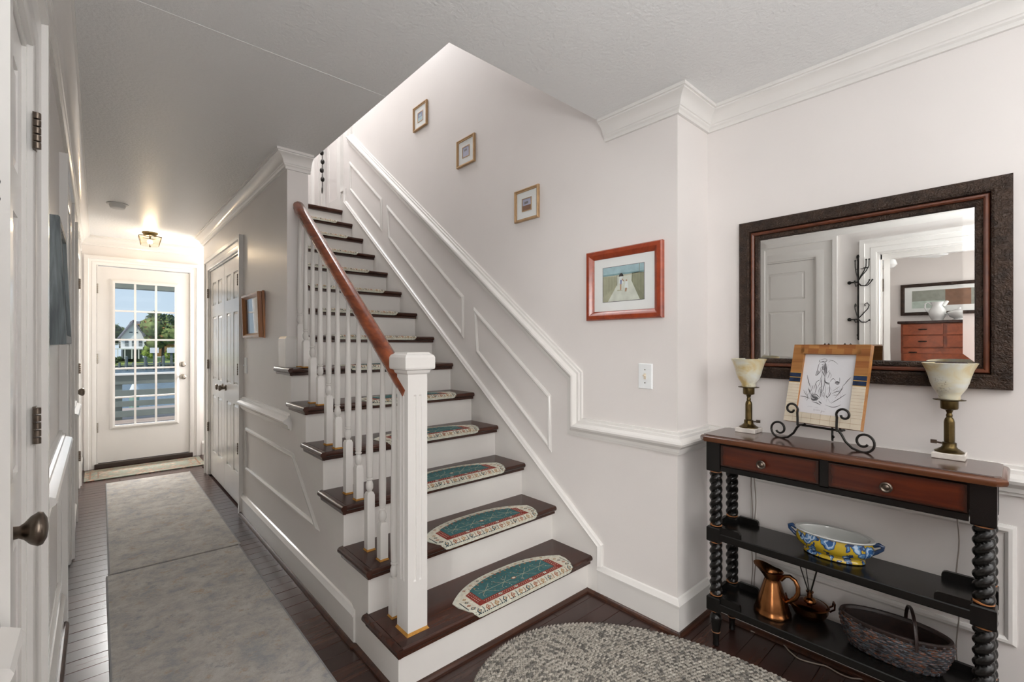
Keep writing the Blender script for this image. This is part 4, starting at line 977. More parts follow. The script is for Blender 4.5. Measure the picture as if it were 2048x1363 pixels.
# cords
def smoothpath(P, k=5):
    out = []; n = len(P)
    for i in range(n - 1):
        p0, p1, p2, p3 = P[max(i - 1, 0)], P[i], P[i + 1], P[min(i + 2, n - 1)]
        for j in range(k):
            t = j / k; out.append(tuple(.5 * ((2 * p1[c]) + (-p0[c] + p2[c]) * t + (2 * p0[c] - 5 * p1[c] + 4 * p2[c] - p3[c]) * t * t + (-p0[c] + 3 * p1[c] - 3 * p2[c] + p3[c]) * t ** 3) for c in range(3)))
    return out + [P[-1]]
co = obj('power_cord', MB().tube(smoothpath([(2.12, .80, .003), (2.13, .73, .003), (2.125, .675, .003), (2.095, .640, .003), (2.075, .600, .003), (2.09, .55, .003), (2.105, .515, .003), (2.095, .470, .003), (2.10, .435, .003), (2.125, .40, .003), (2.115, .36, .003), (2.12, .31, .003), (2.12, .2, .003)]), .0026, 6), 'cord', smooth=50)
tag(co, 'ivory power cord lying on the floor beneath the console table', 'cord')
def wallcord(y, label, ph_):
    pts = [(2.132, y + .0035 * math.sin(k * .9 + ph_), .70 - k * .034) for k in range(20)]
    tag(obj('lamp_cord', MB().tube([(2.12, y, .84), (2.128, y, .77)] + pts, .0022, 5), 'greycord', smooth=50), label, 'cord', None)
wallcord(.800, 'leftmost thin grey lamp cord hanging behind the console table', 0)
wallcord(.787, 'thin grey lamp cord just right of the leftmost one behind the table', 1.2)
wallcord(.150, 'thin grey lamp cord hanging near the right table leg', 2)

# lamps
def lamp(x, y, label, rz, dz=0):
    o = thing('table_lamp', label, 'lamp', (x, y, .880), rz, 'pair of brass uplight lamps on the console table')
    obj('marble_base', MB().bbox(-.040, .040, -.040, .040, .0, .019, .002), 'marble', o)
    obj('stem', MB().lathe([(.037, .019), (.037, .022), (.030, .026), (.020, .034), (.018, .038), (.018, .050), (.0130, .052), (.0130, .120), (.0115, .127), (.0075, .133), (.0085, .139), (.0065, .146), (.010, .156), (.021, .160), (.0225, .164), (.0225, .186), (.018, .188), (.012, .190)], 28), 'brass', o, 35)
    obj('reeding', MB().lathe([(.0136, .054), (.0136, .118)], 12), 'brass', o)
    obj('drip_plate', MB().lathe([(.020, .187), (.040, .189), (.041, .191), (.026, .193), (.020, .193)], 28), 'brass', o, 35)
    obj('key_switch', MB().tube([(0, -.015, .045), (0, -.032, .047)], .003, 6).box(-.002, .002, -.046, -.030, .042, .054), 'bronze', o)
    P = [(.026, .191), (.0275, .194), (.027, .204), (.034, .216), (.042, .229), (.048, .246), (.053, .268), (.060, .290), (.0695, .310)]
    P2 = [(r - .0035, z + .001) for r, z in P[::-1]]
    n = 32; vs = []; fs = []; A = P + P2
    for r, z in A:
        for k in range(n): a = 2 * PI * k / n; vs.append((r * math.cos(a), r * math.sin(a), z))
    for i in range(len(A) - 1):
        for k in range(n): fs.append((i * n + k, i * n + (k + 1) % n, (i + 1) * n + (k + 1) % n, (i + 1) * n + k))
    obj('glass_shade', MB().add(vs, fs), 'alabaster', o, 50)
lamp(2.064, .787, 'small brass uplight lamp with alabaster shade left of the easel', 0)
lamp(2.078, .166, 'small brass uplight lamp with alabaster shade right of the easel', PI)

# easel and horse drawing: local X along the frame (towards -Y world), -Y = front
ez = math.radians(-90 - 13)
EX, EY = 2.018, .507
es = thing('plate_easel', 'black wrought iron scroll easel holding the horse drawing', 'easel', (EX, EY, .880), ez)
def spiral(cx, cz, r0, r1, a0, a1, n=22): return [(cx + (r0 + (r1 - r0) * k / n) * math.cos(a0 + (a1 - a0) * k / n), cz + (r0 + (r1 - r0) * k / n) * math.sin(a0 + (a1 - a0) * k / n)) for k in range(n + 1)]
for sg in (-1, 1):
    s1 = spiral(sg * .147, .034, .012, .034, (PI * 1.0 if sg > 0 else 0), (PI * 1.0 - sg * 0 + (-2.3 * PI if sg > 0 else 2.3 * PI)) if 0 else ((PI if sg > 0 else 0) + sg * -2.45 * PI))
    foot = [(sg * .068, .062), (sg * .078, .050), (sg * .090, .028), (sg * .112, .008), (sg * .135, .001)]
    full = foot + [(x, z) for x, z in spiral(sg * .147, .036, .036, .013, -PI / 2 + (0 if sg > 0 else 0), -PI / 2 + sg * 2.35 * PI * .98, 26)]
    obj('foot_scroll', MB().tube([(x, -.028, z) for x, z in full], .0042, 7), 'iron', es, 60)
    up_ = [(sg * .068, .062), (sg * .068, .085), (sg * .069, .110)] + [(x, z) for x, z in spiral(sg * .091, .122, .024, .009, (PI if sg > 0 else 0), (PI if sg > 0 else 0) - sg * 2.3 * PI * .85, 22)]
    obj('front_scroll', MB().tube([(x, -.040 + .0 * i, z) for i, (x, z) in enumerate(up_)], .0042, 7), 'iron', es, 60)
    obj('ledge', MB().tube([(sg * .068, -.040, .063), (sg * .068, .012, .060)], .004, 6), 'iron', es)
obj('crossbar', MB().tube([(-.07, -.010, .060), (.07, -.010, .060)], .004, 6).tube([(-.07, -.028, .062), (-.07, -.010, .06)], .004, 6).tube([(.07, -.028, .062), (.07, -.010, .06)], .004, 6), 'iron', es)
obj('back_support', MB().tube([(-.062, -.005, .060), (-.052, .080, .345), (-.035, .088, .374), (-.018, .080, .345), (0, .06, .27), (.018, .080, .345), (.035, .088, .374), (.052, .080, .345), (.062, -.005, .060)], .0036, 6), 'iron', es, 50)
obj('rear_leg', MB().tube([(0, .06, .30), (0, .068, .12), (.0, .07, .004)], .004, 6).tube([(0, .066, .03), (.008, .066, .02), (0, .068, .012)], .003, 5), 'iron', es)

tilt = math.radians(14.5)
hd_ = thing('horse_drawing', 'pencil drawing of a horse in a honey wood, blue and bone inlaid frame', 'picture', (EX, EY, .946), rot=(-tilt, 0, ez))
HX, HZ = .1335, .309
iw0, iw1, ih0, ih1 = -.092, .092, .040, .272
fr = MB()
# honey wood upper pieces
def strip(n, x0, x1, z0, z1, mats, y0=-.022, y1=-.004, along='x'):
    rr = random.Random(n); p = x0 if along == 'x' else z0; e = x1 if along == 'x' else z1; out = []
    while p < e - 1e-6:
        w = rr.uniform(.022, .045) if along == 'x' else rr.uniform(.018, .030); q2 = min(e, p + w)
        if e - q2 < .012: q2 = e
        a = (p, q2, z0, z1) if along == 'x' else (x0, x1, p, q2)
        out.append((a, rr.choice(mats))); p = q2
    return out
fb = obj('frame', MB().box(-HX, HX, -.004, .0, 0, HZ).box(-HX, -iw1, -.0215, -.004, 0.0005, HZ - .0005).box(iw1, HX, -.0215, -.004, .0005, HZ - .0005).box(iw0, iw1, -.0215, -.004, .0005, ih0).box(iw0, iw1, -.0215, -.004, ih1, HZ - .0005), 'honey', hd_)
T1 = .196
for nn, (x0, x1, z0, z1, mats, al) in enumerate([(-HX, HX, HZ - .016, HZ, ['honey', 'honey2'], 'x'), (-.105, .105, ih1, HZ - .016, ['honey', 'honey2'], 'x'), (-HX, -.0915, T1, HZ - .016, ['honey', 'honey2', 'honey'], 'z'), (.0915, HX, T1, HZ - .016, ['honey', 'honey2', 'honey'], 'z')]):
    for a, mt in strip(nn + 3, x0, x1, z0, z1, mats, along=al): obj('wood_tile', MB().box(a[0], a[1], -.0225, -.0210, a[2], a[3]), mt, fb)
for x0, x1 in ((-HX, -.0915), (.0915, HX)):
    for z0, z1, mt, nm_ in ((.1935, .196, 'goldline', 'brass_line'), (.177, .1935, 'bluestone', 'blue_tile'), (.1745, .177, 'goldline', 'brass_line'), (.158, .1745, 'bluestone', 'blue_tile'), (.1555, .158, 'goldline', 'brass_line')):
        obj(nm_, MB().box(x0, x1, -.0227, -.0210, z0, z1), mt, fb)
    z = ih0
    while z < .155: obj('bone_tile', MB().box(x0, x1, -.0225, -.0210, z + .0004, min(z + .0115, .1555)), 'bone', fb); z += .0118
for k in range(8):
    for r_ in range(2):
        x = -HX + 2 * HX * k / 8; obj('bone_tile', MB().box(x + .0004, x + 2 * HX / 8 - .0004, -.0225, -.0210, r_ * .020 + .0006, r_ * .020 + .0196), 'bone', fb)
obj('paper', MB().box(iw0, iw1, -.010, -.004, ih0, ih1), 'paper', hd_)
# pencil strokes, traced in a 0..1000 sheet (x right, y down)
def sheet(u, v): return (iw0 + (iw1 - iw0) * u / 640., ih1 - (ih1 - ih0) * v / 700.)
sk = MB()
def stroke(pts, w, mat='graphite', taper=True):
    P = []
    n = len(pts)
    fine = []
    for i in range(n - 1):
        p0 = pts[max(i - 1, 0)]; p1 = pts[i]; p2 = pts[i + 1]; p3 = pts[min(i + 2, n - 1)]
        for k in range(4):
            t = k / 4.
            fine.append(tuple(.5 * ((2 * p1[c]) + (-p0[c] + p2[c]) * t + (2 * p0[c] - 5 * p1[c] + 4 * p2[c] - p3[c]) * t * t + (-p0[c] + 3 * p1[c] - 3 * p2[c] + p3[c]) * t ** 3) for c in (0, 1)))
    fine.append(pts[-1]); vs = []; m = len(fine)
    for i, (a, b) in enumerate(fine):
        c = fine[min(i + 1, m - 1)]; d = fine[max(i - 1, 0)]; dx, dy = c[0] - d[0], c[1] - d[1]; l = math.hypot(dx, dy) or 1
        ww = 1.0 * w * (math.sin(PI * (i + .35) / (m + .2)) if taper else 1) / 2
        for sgn in (1, -1):
            x, z = sheet(a - dy / l * ww * sgn, b + dx / l * ww * sgn); vs.append((x, -.0103, z))
    sk.add(vs, [(2 * i, 2 * i + 1, 2 * i + 3, 2 * i + 2) for i in range(m - 1)], mat)
# soft shading patches
def patch(pts, mat='graphite2', d=.0002):
    P = [sheet(a, b) for a, b in pts]; sk.add([(x, -.0100 - d, z) for x, z in P], [tuple(range(len(P)))], mat)
patch([(262, 95), (284, 110), (300, 160), (304, 225), (286, 250), (268, 205), (252, 150)]); patch([(284, 300), (330, 332), (352, 326), (348, 350), (318, 345), (296, 330)])
patch([(240, 130), (252, 132), (254, 170), (240, 180), (226, 150)]); patch([(150, 455), (185, 470), (240, 508), (262, 520), (215, 530), (158, 535), (140, 500)]); patch([(415, 305), (470, 315), (466, 336), (414, 332)]); patch([(250, 400), (270, 410), (280, 450), (268, 500), (255, 470)]); patch([(180, 200), (196, 190), (214, 205), (192, 240), (170, 240)])
# head and mane
for pts, w in [([(186, 62), (196, 84), (205, 92)], 7), ([(290, 58), (276, 78), (262, 88)], 8), ([(205, 92), (190, 120), (184, 160), (178, 200), (168, 232)], 7), ([(168, 232), (166, 246), (184, 246), (204, 226), (222, 196), (232, 176)], 7), ([(205, 92), (240, 84), (264, 90)], 10), ([(226, 120), (240, 116)], 9), ([(214, 150), (224, 190)], 4), ([(240, 130), (246, 170), (258, 180)], 9), ([(264, 90), (276, 130), (290, 180), (296, 220)], 15), ([(250, 100), (262, 150), (272, 190), (284, 230)], 10), ([(232, 176), (250, 210), (272, 238), (282, 258)], 9), ([(245, 240), (240, 280), (252, 330), (256, 380)], 7), ([(296, 220), (320, 200), (330, 180)], 4), ([(300, 90), (340, 70), (380, 80), (420, 110)], 4), ([(300, 60), (350, 66), (400, 92)], 3), ([(196, 64), (230, 56), (260, 50), (286, 62)], 5),
               ([(284, 250), (290, 290), (300, 320), (330, 330), (352, 326)], 12), ([(256, 330), (262, 380), (266, 430), (262, 480)], 6), ([(284, 300), (292, 350), (286, 400), (284, 440)], 8), ([(300, 340), (312, 400), (320, 440), (316, 480)], 4), ([(352, 320), (372, 290), (392, 276), (420, 300)], 6), ([(352, 330), (360, 380), (366, 430), (352, 470)], 7), ([(330, 470), (340, 490), (360, 500)], 10), ([(384, 430), (372, 470), (350, 488)], 9), ([(420, 320), (440, 310), (470, 320)], 16), ([(416, 330), (450, 336), (468, 326)], 9), ([(468, 320), (466, 290), (462, 260)], 5), ([(260, 440), (272, 446)], 14), ([(264, 470), (262, 500)], 6), ([(295, 470), (300, 500)], 6), ([(400, 420), (440, 390), (480, 360)], 4), ([(330, 200), (360, 240), (352, 270)], 3), ([(320, 280), (332, 240), (340, 200)], 5)]:
    stroke(pts, w)
# grass blades and ground
for pts, w in [([(130, 400), (96, 340), (60, 250)], 9), ([(140, 480), (120, 440), (100, 410)], 12), ([(170, 420), (190, 330), (232, 300)], 7), ([(210, 400), (230, 350), (244, 300)], 5), ([(120, 520), (70, 470), (40, 430)], 5), ([(140, 530), (80, 512), (10, 506)], 9), ([(100, 560), (110, 510), (70, 440)], 5), ([(150, 470), (170, 500), (230, 520), (180, 540), (150, 520)], 26), ([(160, 500), (200, 470), (260, 510)], 10), ([(170, 560), (230, 570), (280, 590)], 9), ([(250, 545), (270, 560), (290, 572)], 12), ([(330, 580), (420, 600), (480, 585), (520, 560)], 7), ([(400, 560), (470, 510), (560, 440)], 8), ([(420, 470), (480, 440), (520, 330)], 6), ([(440, 500), (500, 400), (510, 380)], 7), ([(400, 450), (450, 420), (500, 410)], 8), ([(520, 350), (550, 300), (590, 250)], 8), ([(280, 480), (300, 440), (320, 520)], 4), ([(230, 470), (240, 400), (270, 370)], 5), ([(190, 470), (200, 400), (190, 350)], 8), ([(120, 470), (150, 400), (140, 370)], 6)]:
    stroke(pts, w)
for k in range(70):
    rr2 = random.Random(k + 50); x = rr2.uniform(60, 520); y_ = rr2.uniform(380, 570); a = rr2.uniform(-1, 1); l = rr2.uniform(14, 50)
    stroke([(x, y_), (x + a * l * .4, y_ - l * .6), (x + a * l, y_ - l)], rr2.uniform(1.5, 3.5), 'graphite2')
for k in range(30):
    rr2 = random.Random(k + 500); x = rr2.uniform(232, 300); y_ = rr2.uniform(95, 240); stroke([(x, y_), (x + 6, y_ + 14), (x + 10, y_ + 30)], 2.5, 'graphite2')
# faint handwriting
def scribble(x0, y0, w, n, amp, seed, wd):
    r5 = random.Random(seed); p = [(x0 + w * i / n, y0 + (amp if i % 2 else -amp) * r5.uniform(.4, 1.1)) for i in range(n + 1)]; stroke(p, wd, 'graphite2', False)
scribble(120, 618, 60, 10, 5, 1, 1.6); scribble(215, 622, 40, 7, 5, 2, 1.6); scribble(330, 628, 26, 4, 4, 3, 1.4)
scribble(205, 652, 78, 12, 9, 4, 2.4); scribble(300, 660, 44, 7, 8, 5, 2.4); stroke([(206, 640), (212, 668)], 3); stroke([(302, 646), (298, 684)], 3); scribble(470, 640, 20, 4, 5, 6, 1.2)
obj('pencil_drawing', sk, None, hd_)

# foot bath bowl on the middle shelf
bw = thing('footbath_bowl', 'yellow and blue floral oval porcelain bowl on the middle shelf', 'bowl', (2.000, .468, .4785), math.radians(4))
def oval(name, prof, mat, sm=50, seg=40, par=None):
    # profile (ax, ay, z)
    vs = []; fs = []
    for ax, ay, z in prof:
        for k in range(seg): a = 2 * PI * k / seg; vs.append((ax * math.cos(a), ay * math.sin(a), z))
    for i in range(len(prof) - 1):
        for k in range(seg): fs.append((i * seg + k, i * seg + (k + 1) % seg, (i + 1) * seg + (k + 1) % seg, (i + 1) * seg + k))
    return obj(name, MB().add(vs, fs), mat, par, sm)
oval('body', [(.0, .0, .002), (.050, .088, .001), (.053, .094, .003), (.052, .093, .010), (.047, .085, .014), (.053, .094, .020), (.067, .114, .036), (.071, .120, .052), (.067, .116, .070), (.066, .114, .078)], 'bowl', par=bw)
oval('rim', [(.0655, .1135, .077), (.072, .122, .080), (.0735, .1235, .083), (.071, .121, .086), (.062, .108, .084), (.060, .104, .076), (.062, .108, .055), (.048, .088, .030), (.0, .0, .026)], 'bowlin', par=bw)
for sg in (-1, 1):
    obj('handle', MB().tube([(-.010, sg * .112, .060), (-.012, sg * .132, .070), (-.006, sg * .146, .072), (.006, sg * .146, .072), (.012, sg * .132, .070), (.010, sg * .112, .060)] if 0 else [(-.0, sg * .106, .040), (-.0, sg * .124, .052), (0, sg * .140, .066), (0, sg * .142, .076), (0, sg * .132, .080), (0, sg * .116, .072)], [.008, .007, .006, .007, .0075, .007], 8), 'bowlblue', bw, 60)

# copper jug
jg = thing('copper_jug', 'flared copper jug with looping handle on the bottom shelf', 'jug', (1.985, .668, .192), 0)
def jugbody():
    prof = [(.0, .001), (.064, .0), (.066, .004), (.065, .012), (.061, .017), (.060, .026), (.050, .060), (.038, .100), (.030, .126), (.0275, .134), (.028, .138)]
    m = MB().lathe(prof, 32)
    m.f.pop()
    # flared spouted mouth
    seg = 32; vs = []; fs = []
    for r, z, k_, lift in ((.028, .138, 0, 0), (.031, .146, .12, .002), (.036, .158, .45, .010), (.039, .166, .75, .018), (.036, .165, .75, .018), (.028, .150, .3, .005), (.024, .138, 0, 0), (.026, .12, 0, 0)):
        for j in range(seg):
            a = 2 * PI * j / seg; f_ = max(0, math.cos(a - PI / 2)) ** 2; rr_ = r * (1 + k_ * f_); vs.append((rr_ * math.cos(a), rr_ * math.sin(a), z + lift * f_ + (.004 * abs(math.cos(a - PI / 2))) * 0))
    for i in range(7):
        for j in range(seg): fs.append((i * seg + j, i * seg + (j + 1) % seg, (i + 1) * seg + (j + 1) % seg, (i + 1) * seg + j))
    return m.add(vs, fs)
obj('body', jugbody(), 'copper', jg, 50)
obj('handle', MB().tube([(0, -.030, .140), (0, -.045, .160), (0, -.062, .166), (0, -.080, .156), (0, -.090, .135), (0, -.090, .110), (0, -.080, .088), (0, -.062, .070), (0, -.048, .060)], [.006, .006, .0065, .007, .007, .007, .007, .006, .005], 8, flat=1.2), 'copper', jg, 60)
# copper pot with reeds
cpot = thing('copper_pot', 'small copper pot with ring handles behind the copper jug', 'pot', (2.062, .560, .192), math.radians(25))
obj('body', MB().lathe([(.0, 0), (.036, 0), (.052, .012), (.061, .030), (.063, .046), (.065, .050), (.061, .052), (.058, .048), (.052, .028), (.03, .012), (.0, .01)], 30), 'copper', cpot, 50)
obj('lid', MB().lathe([(.060, .049), (.050, .056), (.030, .062), (.0, .064)], 30), 'darkcopper', cpot, 50)
for sg in (-1, 1): obj('handle', MB().tube([(-.014, sg * .062, .040), (-.014, sg * .078, .052), (-.010, sg * .080, .070), (.010, sg * .080, .070), (.014, sg * .078, .052), (.014, sg * .062, .040)], .0035, 6), 'darkcopper', cpot, 50)
rd = thing('reed_bottle', 'tiny copper necked bottle with three dark reeds set in the copper pot', 'diffuser', (2.062, .560, .254))
obj('bottle', MB().lathe([(.022, 0), (.022, .006), (.016, .012), (.010, .016), (.009, .032), (.013, .035), (.013, .038), (.006, .038)], 20), 'copper', rd, 50)
for dy, dx, r in ((.048, 0, .0022), (.022, .01, .0016), (-.034, -.004, .0030)): obj('reed', MB().tube([(0, 0, .02), (dx, dy, .170)], r, 6), 'iron', rd)
# basket
bk = thing('wicker_basket', 'dark oval wicker basket flecked with blue and orange on the bottom shelf', 'basket', (2.005, .298, .192), math.radians(3))
rr3 = random.Random(9); wv = MB(); NR = 15
for i in range(NR):
    t = i / (NR - 1); z = .006 + .100 * t; ax = .052 + .022 * math.sin(t * 1.9); ay = .118 + .030 * math.sin(t * 1.7)
    n = 56; pts = []
    for k in range(n):
        a = 2 * PI * k / n; w_ = .0022 * (1 if (k + i) % 2 else -1); pts.append(((ax + w_) * math.cos(a), (ay + w_) * math.sin(a), z + .0015 * math.sin(3 * a + i)))
    wv.tube(pts, .0046, 5, closed=True)
obj('woven_side', wv, 'basket', bk, 60, kind='stuff')
oval('lining', [(.0, .0, .006), (.046, .112, .006), (.060, .128, .05), (.068, .140, .104)], 'basketdark', par=bk)
oval('rim', [(.066, .138, .100), (.077, .150, .101), (.079, .152, .108), (.076, .149, .115), (.068, .141, .114), (.065, .137, .106)], 'basketdark', par=bk)
st_ = MB()
for k in range(28): a = 2 * PI * k / 28; st_.tube([(.0545 * math.cos(a), .120 * math.sin(a), .004), (.0765 * math.cos(a), .1495 * math.sin(a), .104)], .0026, 5)
obj('stakes', st_, 'basketdark', bk, 60, kind='stuff')
obj('handle', MB().tube([(.080 * math.cos(a_), -.045 + .0 + .02 * math.cos(a_), .085 + .100 * math.sin(a_)) for a_ in [PI * k / 14 for k in range(15)]], .0055, 6, flat=.6), 'basketdark', bk, 60)

# ================================================================== WALL RACK AND BEDROOM (seen in the mirror)
RX, RYY = -.106, .862
rk = thing('coat_rack', 'black wrought iron wall coat rack reflected in the mirror', 'coat rack', (RX, RYY, 0))
obj('pole', MB().lathe([(.003, 1.285), (.009, 1.30), (.006, 1.31), (.011, 1.325), (.007, 1.335), (.007, 1.90), (.010, 1.905), (.007, 1.912), (.013, 1.92), (.014, 1.932), (.010, 1.944), (.003, 1.947)], 14, ax=.9), 'iron', rk, 50)
for z in (1.735, 1.447):
    obj('bracket', MB().tube([(0, 0, z), (-.006, .03, z), (-.012, .055, z)], .0045, 6).lathe([(.013, 0), (.013, .008), (.008, .010), (.008, .014)], 14, T=Matrix.Translation((XL - RX, .060, z)) @ Matrix.Rotation(PI / 2, 4, 'Y')), 'iron', rk)
hx = lambda dy: min(.020, -.105 * (RYY + dy) - .006 - RX)
def hookt(pts, tip=True):
    m = MB().tube([(hx(p[0]), p[0], p[1]) for p in pts], .0036, 6)
    if tip: m.sphere((hx(pts[-1][0]), pts[-1][0], pts[-1][1]), .0065, 8, 6)
    obj('hook', m, 'iron', rk, 50)
for k_ in (1.0, .74, -.26): hookt([(0, 1.74), (-.020 * k_, 1.775), (-.052 * k_, 1.815), (-.068 * k_, 1.85), (-.070 * k_, 1.900)])
for k_ in (1.0, .80, -.25): hookt([(0, 1.73), (-.02 * k_, 1.705), (-.055 * k_, 1.700), (-.078 * k_, 1.722), (-.090 * k_, 1.742)])
for k_ in (1.0, -.3): hookt([(0, 1.45), (-.022 * k_, 1.425), (-.05 * k_, 1.422), (-.072 * k_, 1.438)])
for k_ in (1.0, -.3): hookt([(0, 1.45), (-.030 * k_, 1.485), (-.062 * k_, 1.525), (-.070 * k_, 1.552), (-.058 * k_, 1.570), (-.042 * k_, 1.560), (-.046 * k_, 1.545)], False)
obj('ring', MB().tube([(-.002, .012, 1.835), (.012, -.03, 1.832), (.016, -.068, 1.838), (.004, -.02, 1.842)], .0028, 5, closed=True), 'iron', rk, 60)

# bedroom shell
BW0, BW1 = -2.72, XL - .12
struct('wall_bedroom', MB().box(BW0 - .1, BW0, -2.6, 1.8, 0, ZC).box(BW0, BW1, -2.6, -2.5, 0, ZC).box(BW0, BW1, 1.8, 1.9, 0, ZC), 'wall', 'bedroom walls seen in the mirror', 'wall')
struct('floor_bedroom', MB().box(BW0, BW1, -2.5, 1.8, -.06, -.001), 'board1', 'bedroom floor', 'floor')
struct('ceiling_bedroom', MB().box(BW0, BW1, -2.5, 1.8, ZC, ZC + .1), 'ceiling', 'bedroom ceiling', 'ceiling')
dr = thing('dresser', 'tall reddish cherry chest of drawers with a dark top reflected in the mirror', 'dresser', (-2.20, .545, 0), LW)
obj('case', MB().box(-.355, .355, .006, .48, .08, 1.475).box(-.355, -.30, 0, .48, 0, .08).box(.30, .355, 0, .48, 0, .08), 'cherry', dr)
obj('top', MB().bbox(-.38, .38, -.03, .49, 1.475, 1.502, .004), 'dresstop', dr)
for z0, z1, spl in [(1.355, 1.468, 1), (1.225, 1.345, 1), (1.125, 1.213, 0), (.86, 1.11, 1), (.55, .845, 0), (.12, .535, 0)]:
    for a, b in ([(-.335, -.012), (.018, .335)] if spl else [(-.335, .335)]):
        d = obj('drawer', MB().bbox(a, b, -.014, .008, z0, z1, .003), 'cherry', dr)
        for kx in ([(a + b) / 2] if spl else [a + .08, b - .08]):
            obj('pull', MB().tube([(kx - .03, -.014, (z0 + z1) / 2), (kx - .022, -.034, (z0 + z1) / 2), (kx + .022, -.034, (z0 + z1) / 2), (kx + .03, -.014, (z0 + z1) / 2)], .006, 6), 'iron', d)
pt = thing('pitcher', 'white glazed pitcher on top of the cherry dresser', 'pitcher', (-2.40, .625, 1.502), 0)
obj('body', MB().lathe([(.0, 0), (.048, 0), (.045, .012), (.060, .04), (.072, .08), (.068, .115), (.048, .15), (.042, .17), (.052, .195), (.056, .205), (.050, .20), (.036, .17), (.0, .16)], 26), 'porcelain', pt, 50)
obj('spout', MB().tube([(0, -.042, .165), (0, -.062, .19), (0, -.082, .212)], [.024, .020, .012], 10), 'porcelain', pt, 60)
obj('handle', MB().tube([(0, .045, .175), (0, .075, .205), (0, .098, .19), (0, .10, .15), (0, .085, .115), (0, .066, .095)], .008, 8), 'porcelain', pt, 60)
tu = thing('tureen', 'white glazed lidded tureen beside the pitcher on the dresser', 'tureen', (-2.38, .455, 1.502), 0)
obj('body', MB().lathe([(.0, 0), (.060, 0), (.055, .01), (.04, .02), (.075, .04), (.088, .07), (.090, .08)], 26), 'porcelain', tu, 50)
obj('lid', MB().lathe([(.094, .08), (.092, .088), (.070, .10), (.035, .115), (.012, .12), (.014, .132), (.006, .138)], 26), 'porcelain', tu, 50)
for sg in (-1, 1): obj('handle', MB().tube([(-.015, sg * .086, .065), (-.012, sg * .108, .078), (.012, sg * .108, .078), (.015, sg * .086, .065)], .006, 6), 'porcelain', tu, 50)
ar = thing('framed_abstract', 'wide abstract print in a dark frame above the dresser', 'picture', (BW0, .29, 1.765), LW)
obj('frame', frame_ring(.68, .178, [(0, 0), (0, .03), (.02, .034), (.035, .02), (.035, 0)]), 'mframe', ar, 30)
pa = MB(); pa.box(-.65, .65, -.012, -.004, -.15, .15, 'matboard')
for x0, x1, mt in ((.30, .58, 'ph_greygreen'), (.10, .30, 'ph_brown'), (-.02, .10, 'ph_sage'), (-.25, -.02, 'ph_brown'), (-.58, -.25, 'ph_greygreen')): pa.box(x0, x1, -.0135, -.012, -.075, .10, mt)
for x0, x1, mt in ((.30, .58, 'ph_mint'), (-.02, .12, 'ph_mint')): pa.box(x0, x1, -.014, -.0135, -.10, -.02, mt)
obj('print', pa, None, ar); obj('glass', MB().box(-.65, .65, -.0185, -.018, -.15, .15), 'picglass', ar)
fn = thing('ceiling_fan', 'white ceiling fan reflected at the top of the mirror', 'ceiling fan', (-1.62, .93, ZC), math.radians(8))
obj('motor', MB().lathe([(.06, 0), (.05, -.03), (.015, -.04), (.015, -.14), (.09, -.15), (.12, -.17), (.12, -.21), (.08, -.23)], 28), 'plastic', fn, 40)
obj('light_kit', MB().lathe([(.05, -.23), (.075, -.25), (.085, -.29), (.06, -.32), (.02, -.33)], 24), 'porcelain', fn, 50)
for k in range(5):
    T = Matrix.Rotation(2 * PI * k / 5 - 1.35, 4, 'Z') @ Matrix.Translation((0, 0, -.19)) @ Matrix.Rotation(.12, 4, 'X')
    obj('blade', MB().box(.10, .60, -.055, .055, -.004, .004, T=T), 'plastic', fn)
# ================================================================== OUTDOORS beyond the back door
struct('deck', MB().box(-4, 5, 6.42, 12.2, -.12, -.052), 'deckboard', 'weathered deck outside the back door', 'deck')
dk = D.objects['deck']
for k in range(38):
    y = 6.45 + k * .15; obj('deck_board', MB().bbox(-4, 5, y, y + .142, -.052, -.030, .003), 'deckboard', dk)
rlg = thing('deck_railing', 'grey green wooden railing around the deck outside the back door', 'railing', (.3, 10.3, -.03))
L0 = Matrix.Translation((-.3, -10.3, .03))
def ro(name, mb, mat='deckpaint', **k): o = obj(name, mb, mat, rlg, **k); o.matrix_parent_inverse = L0; return o
ro('cap_rail', MB().bbox(-4, 5, 10.19, 10.35, .730, .765, .004), 'housewhite')  # white colour stands in for sunlight on the rail top
for z0, z1 in ((.575, .728), (.365, .475), (.195, .290), (.02, .125)): ro('rail_board', MB().bbox(-4, 5, 10.24, 10.28, z0, z1, .003))
for x in (-2.35, -1.1, .27, 3.2): ro('post', MB().bbox(x - .05, x + .05, 10.28, 10.38, -.04, .735, .004))
pc = tag(obj('porch_beam', MB().box(-4, 5, 8.3, 8.45, 2.03, 2.4).box(-4, 5, 6.4, 8.6, 2.34, 2.42)), 'grey green porch beam above the back door', 'beam')
pc.data.materials.clear(); pc.data.materials.append(M['deckpaint']); pc['kind'] = 'structure'
WZ = -2.05
tag(obj('canal_water', MB().box(-60, 70, 12.3, 82, WZ - .3, WZ), 'water'), 'blue grey canal water beyond the railing', 'water', None, 'stuff')
tag(obj('far_lawn', MB().box(-60, 70, 82, 135, WZ - .3, -1.75).add([(-60, 82, -1.75), (70, 82, -1.75), (70, 100, -.9), (-60, 100, -.9)], [(0, 1, 2, 3)]), 'grass'), 'green lawn on the far bank of the canal', 'grass', None, 'stuff')
sw_ = thing('seawall', 'low timber seawall along the far bank', 'wall', (0, 82, WZ))
obj('cap', MB().box(-60, 70, -.2, .1, .42, .5), 'dockgrey', sw_)
obj('face', MB().box(-60, 70, -.05, .0, 0, .42), 'seawall', sw_)
for k in range(14): obj('piling', MB().lathe([(.14, -.4), (.14, .85), (.05, .9)], 8, (-5 + k * 1.45, -.2, 0)), 'dockgrey', sw_)
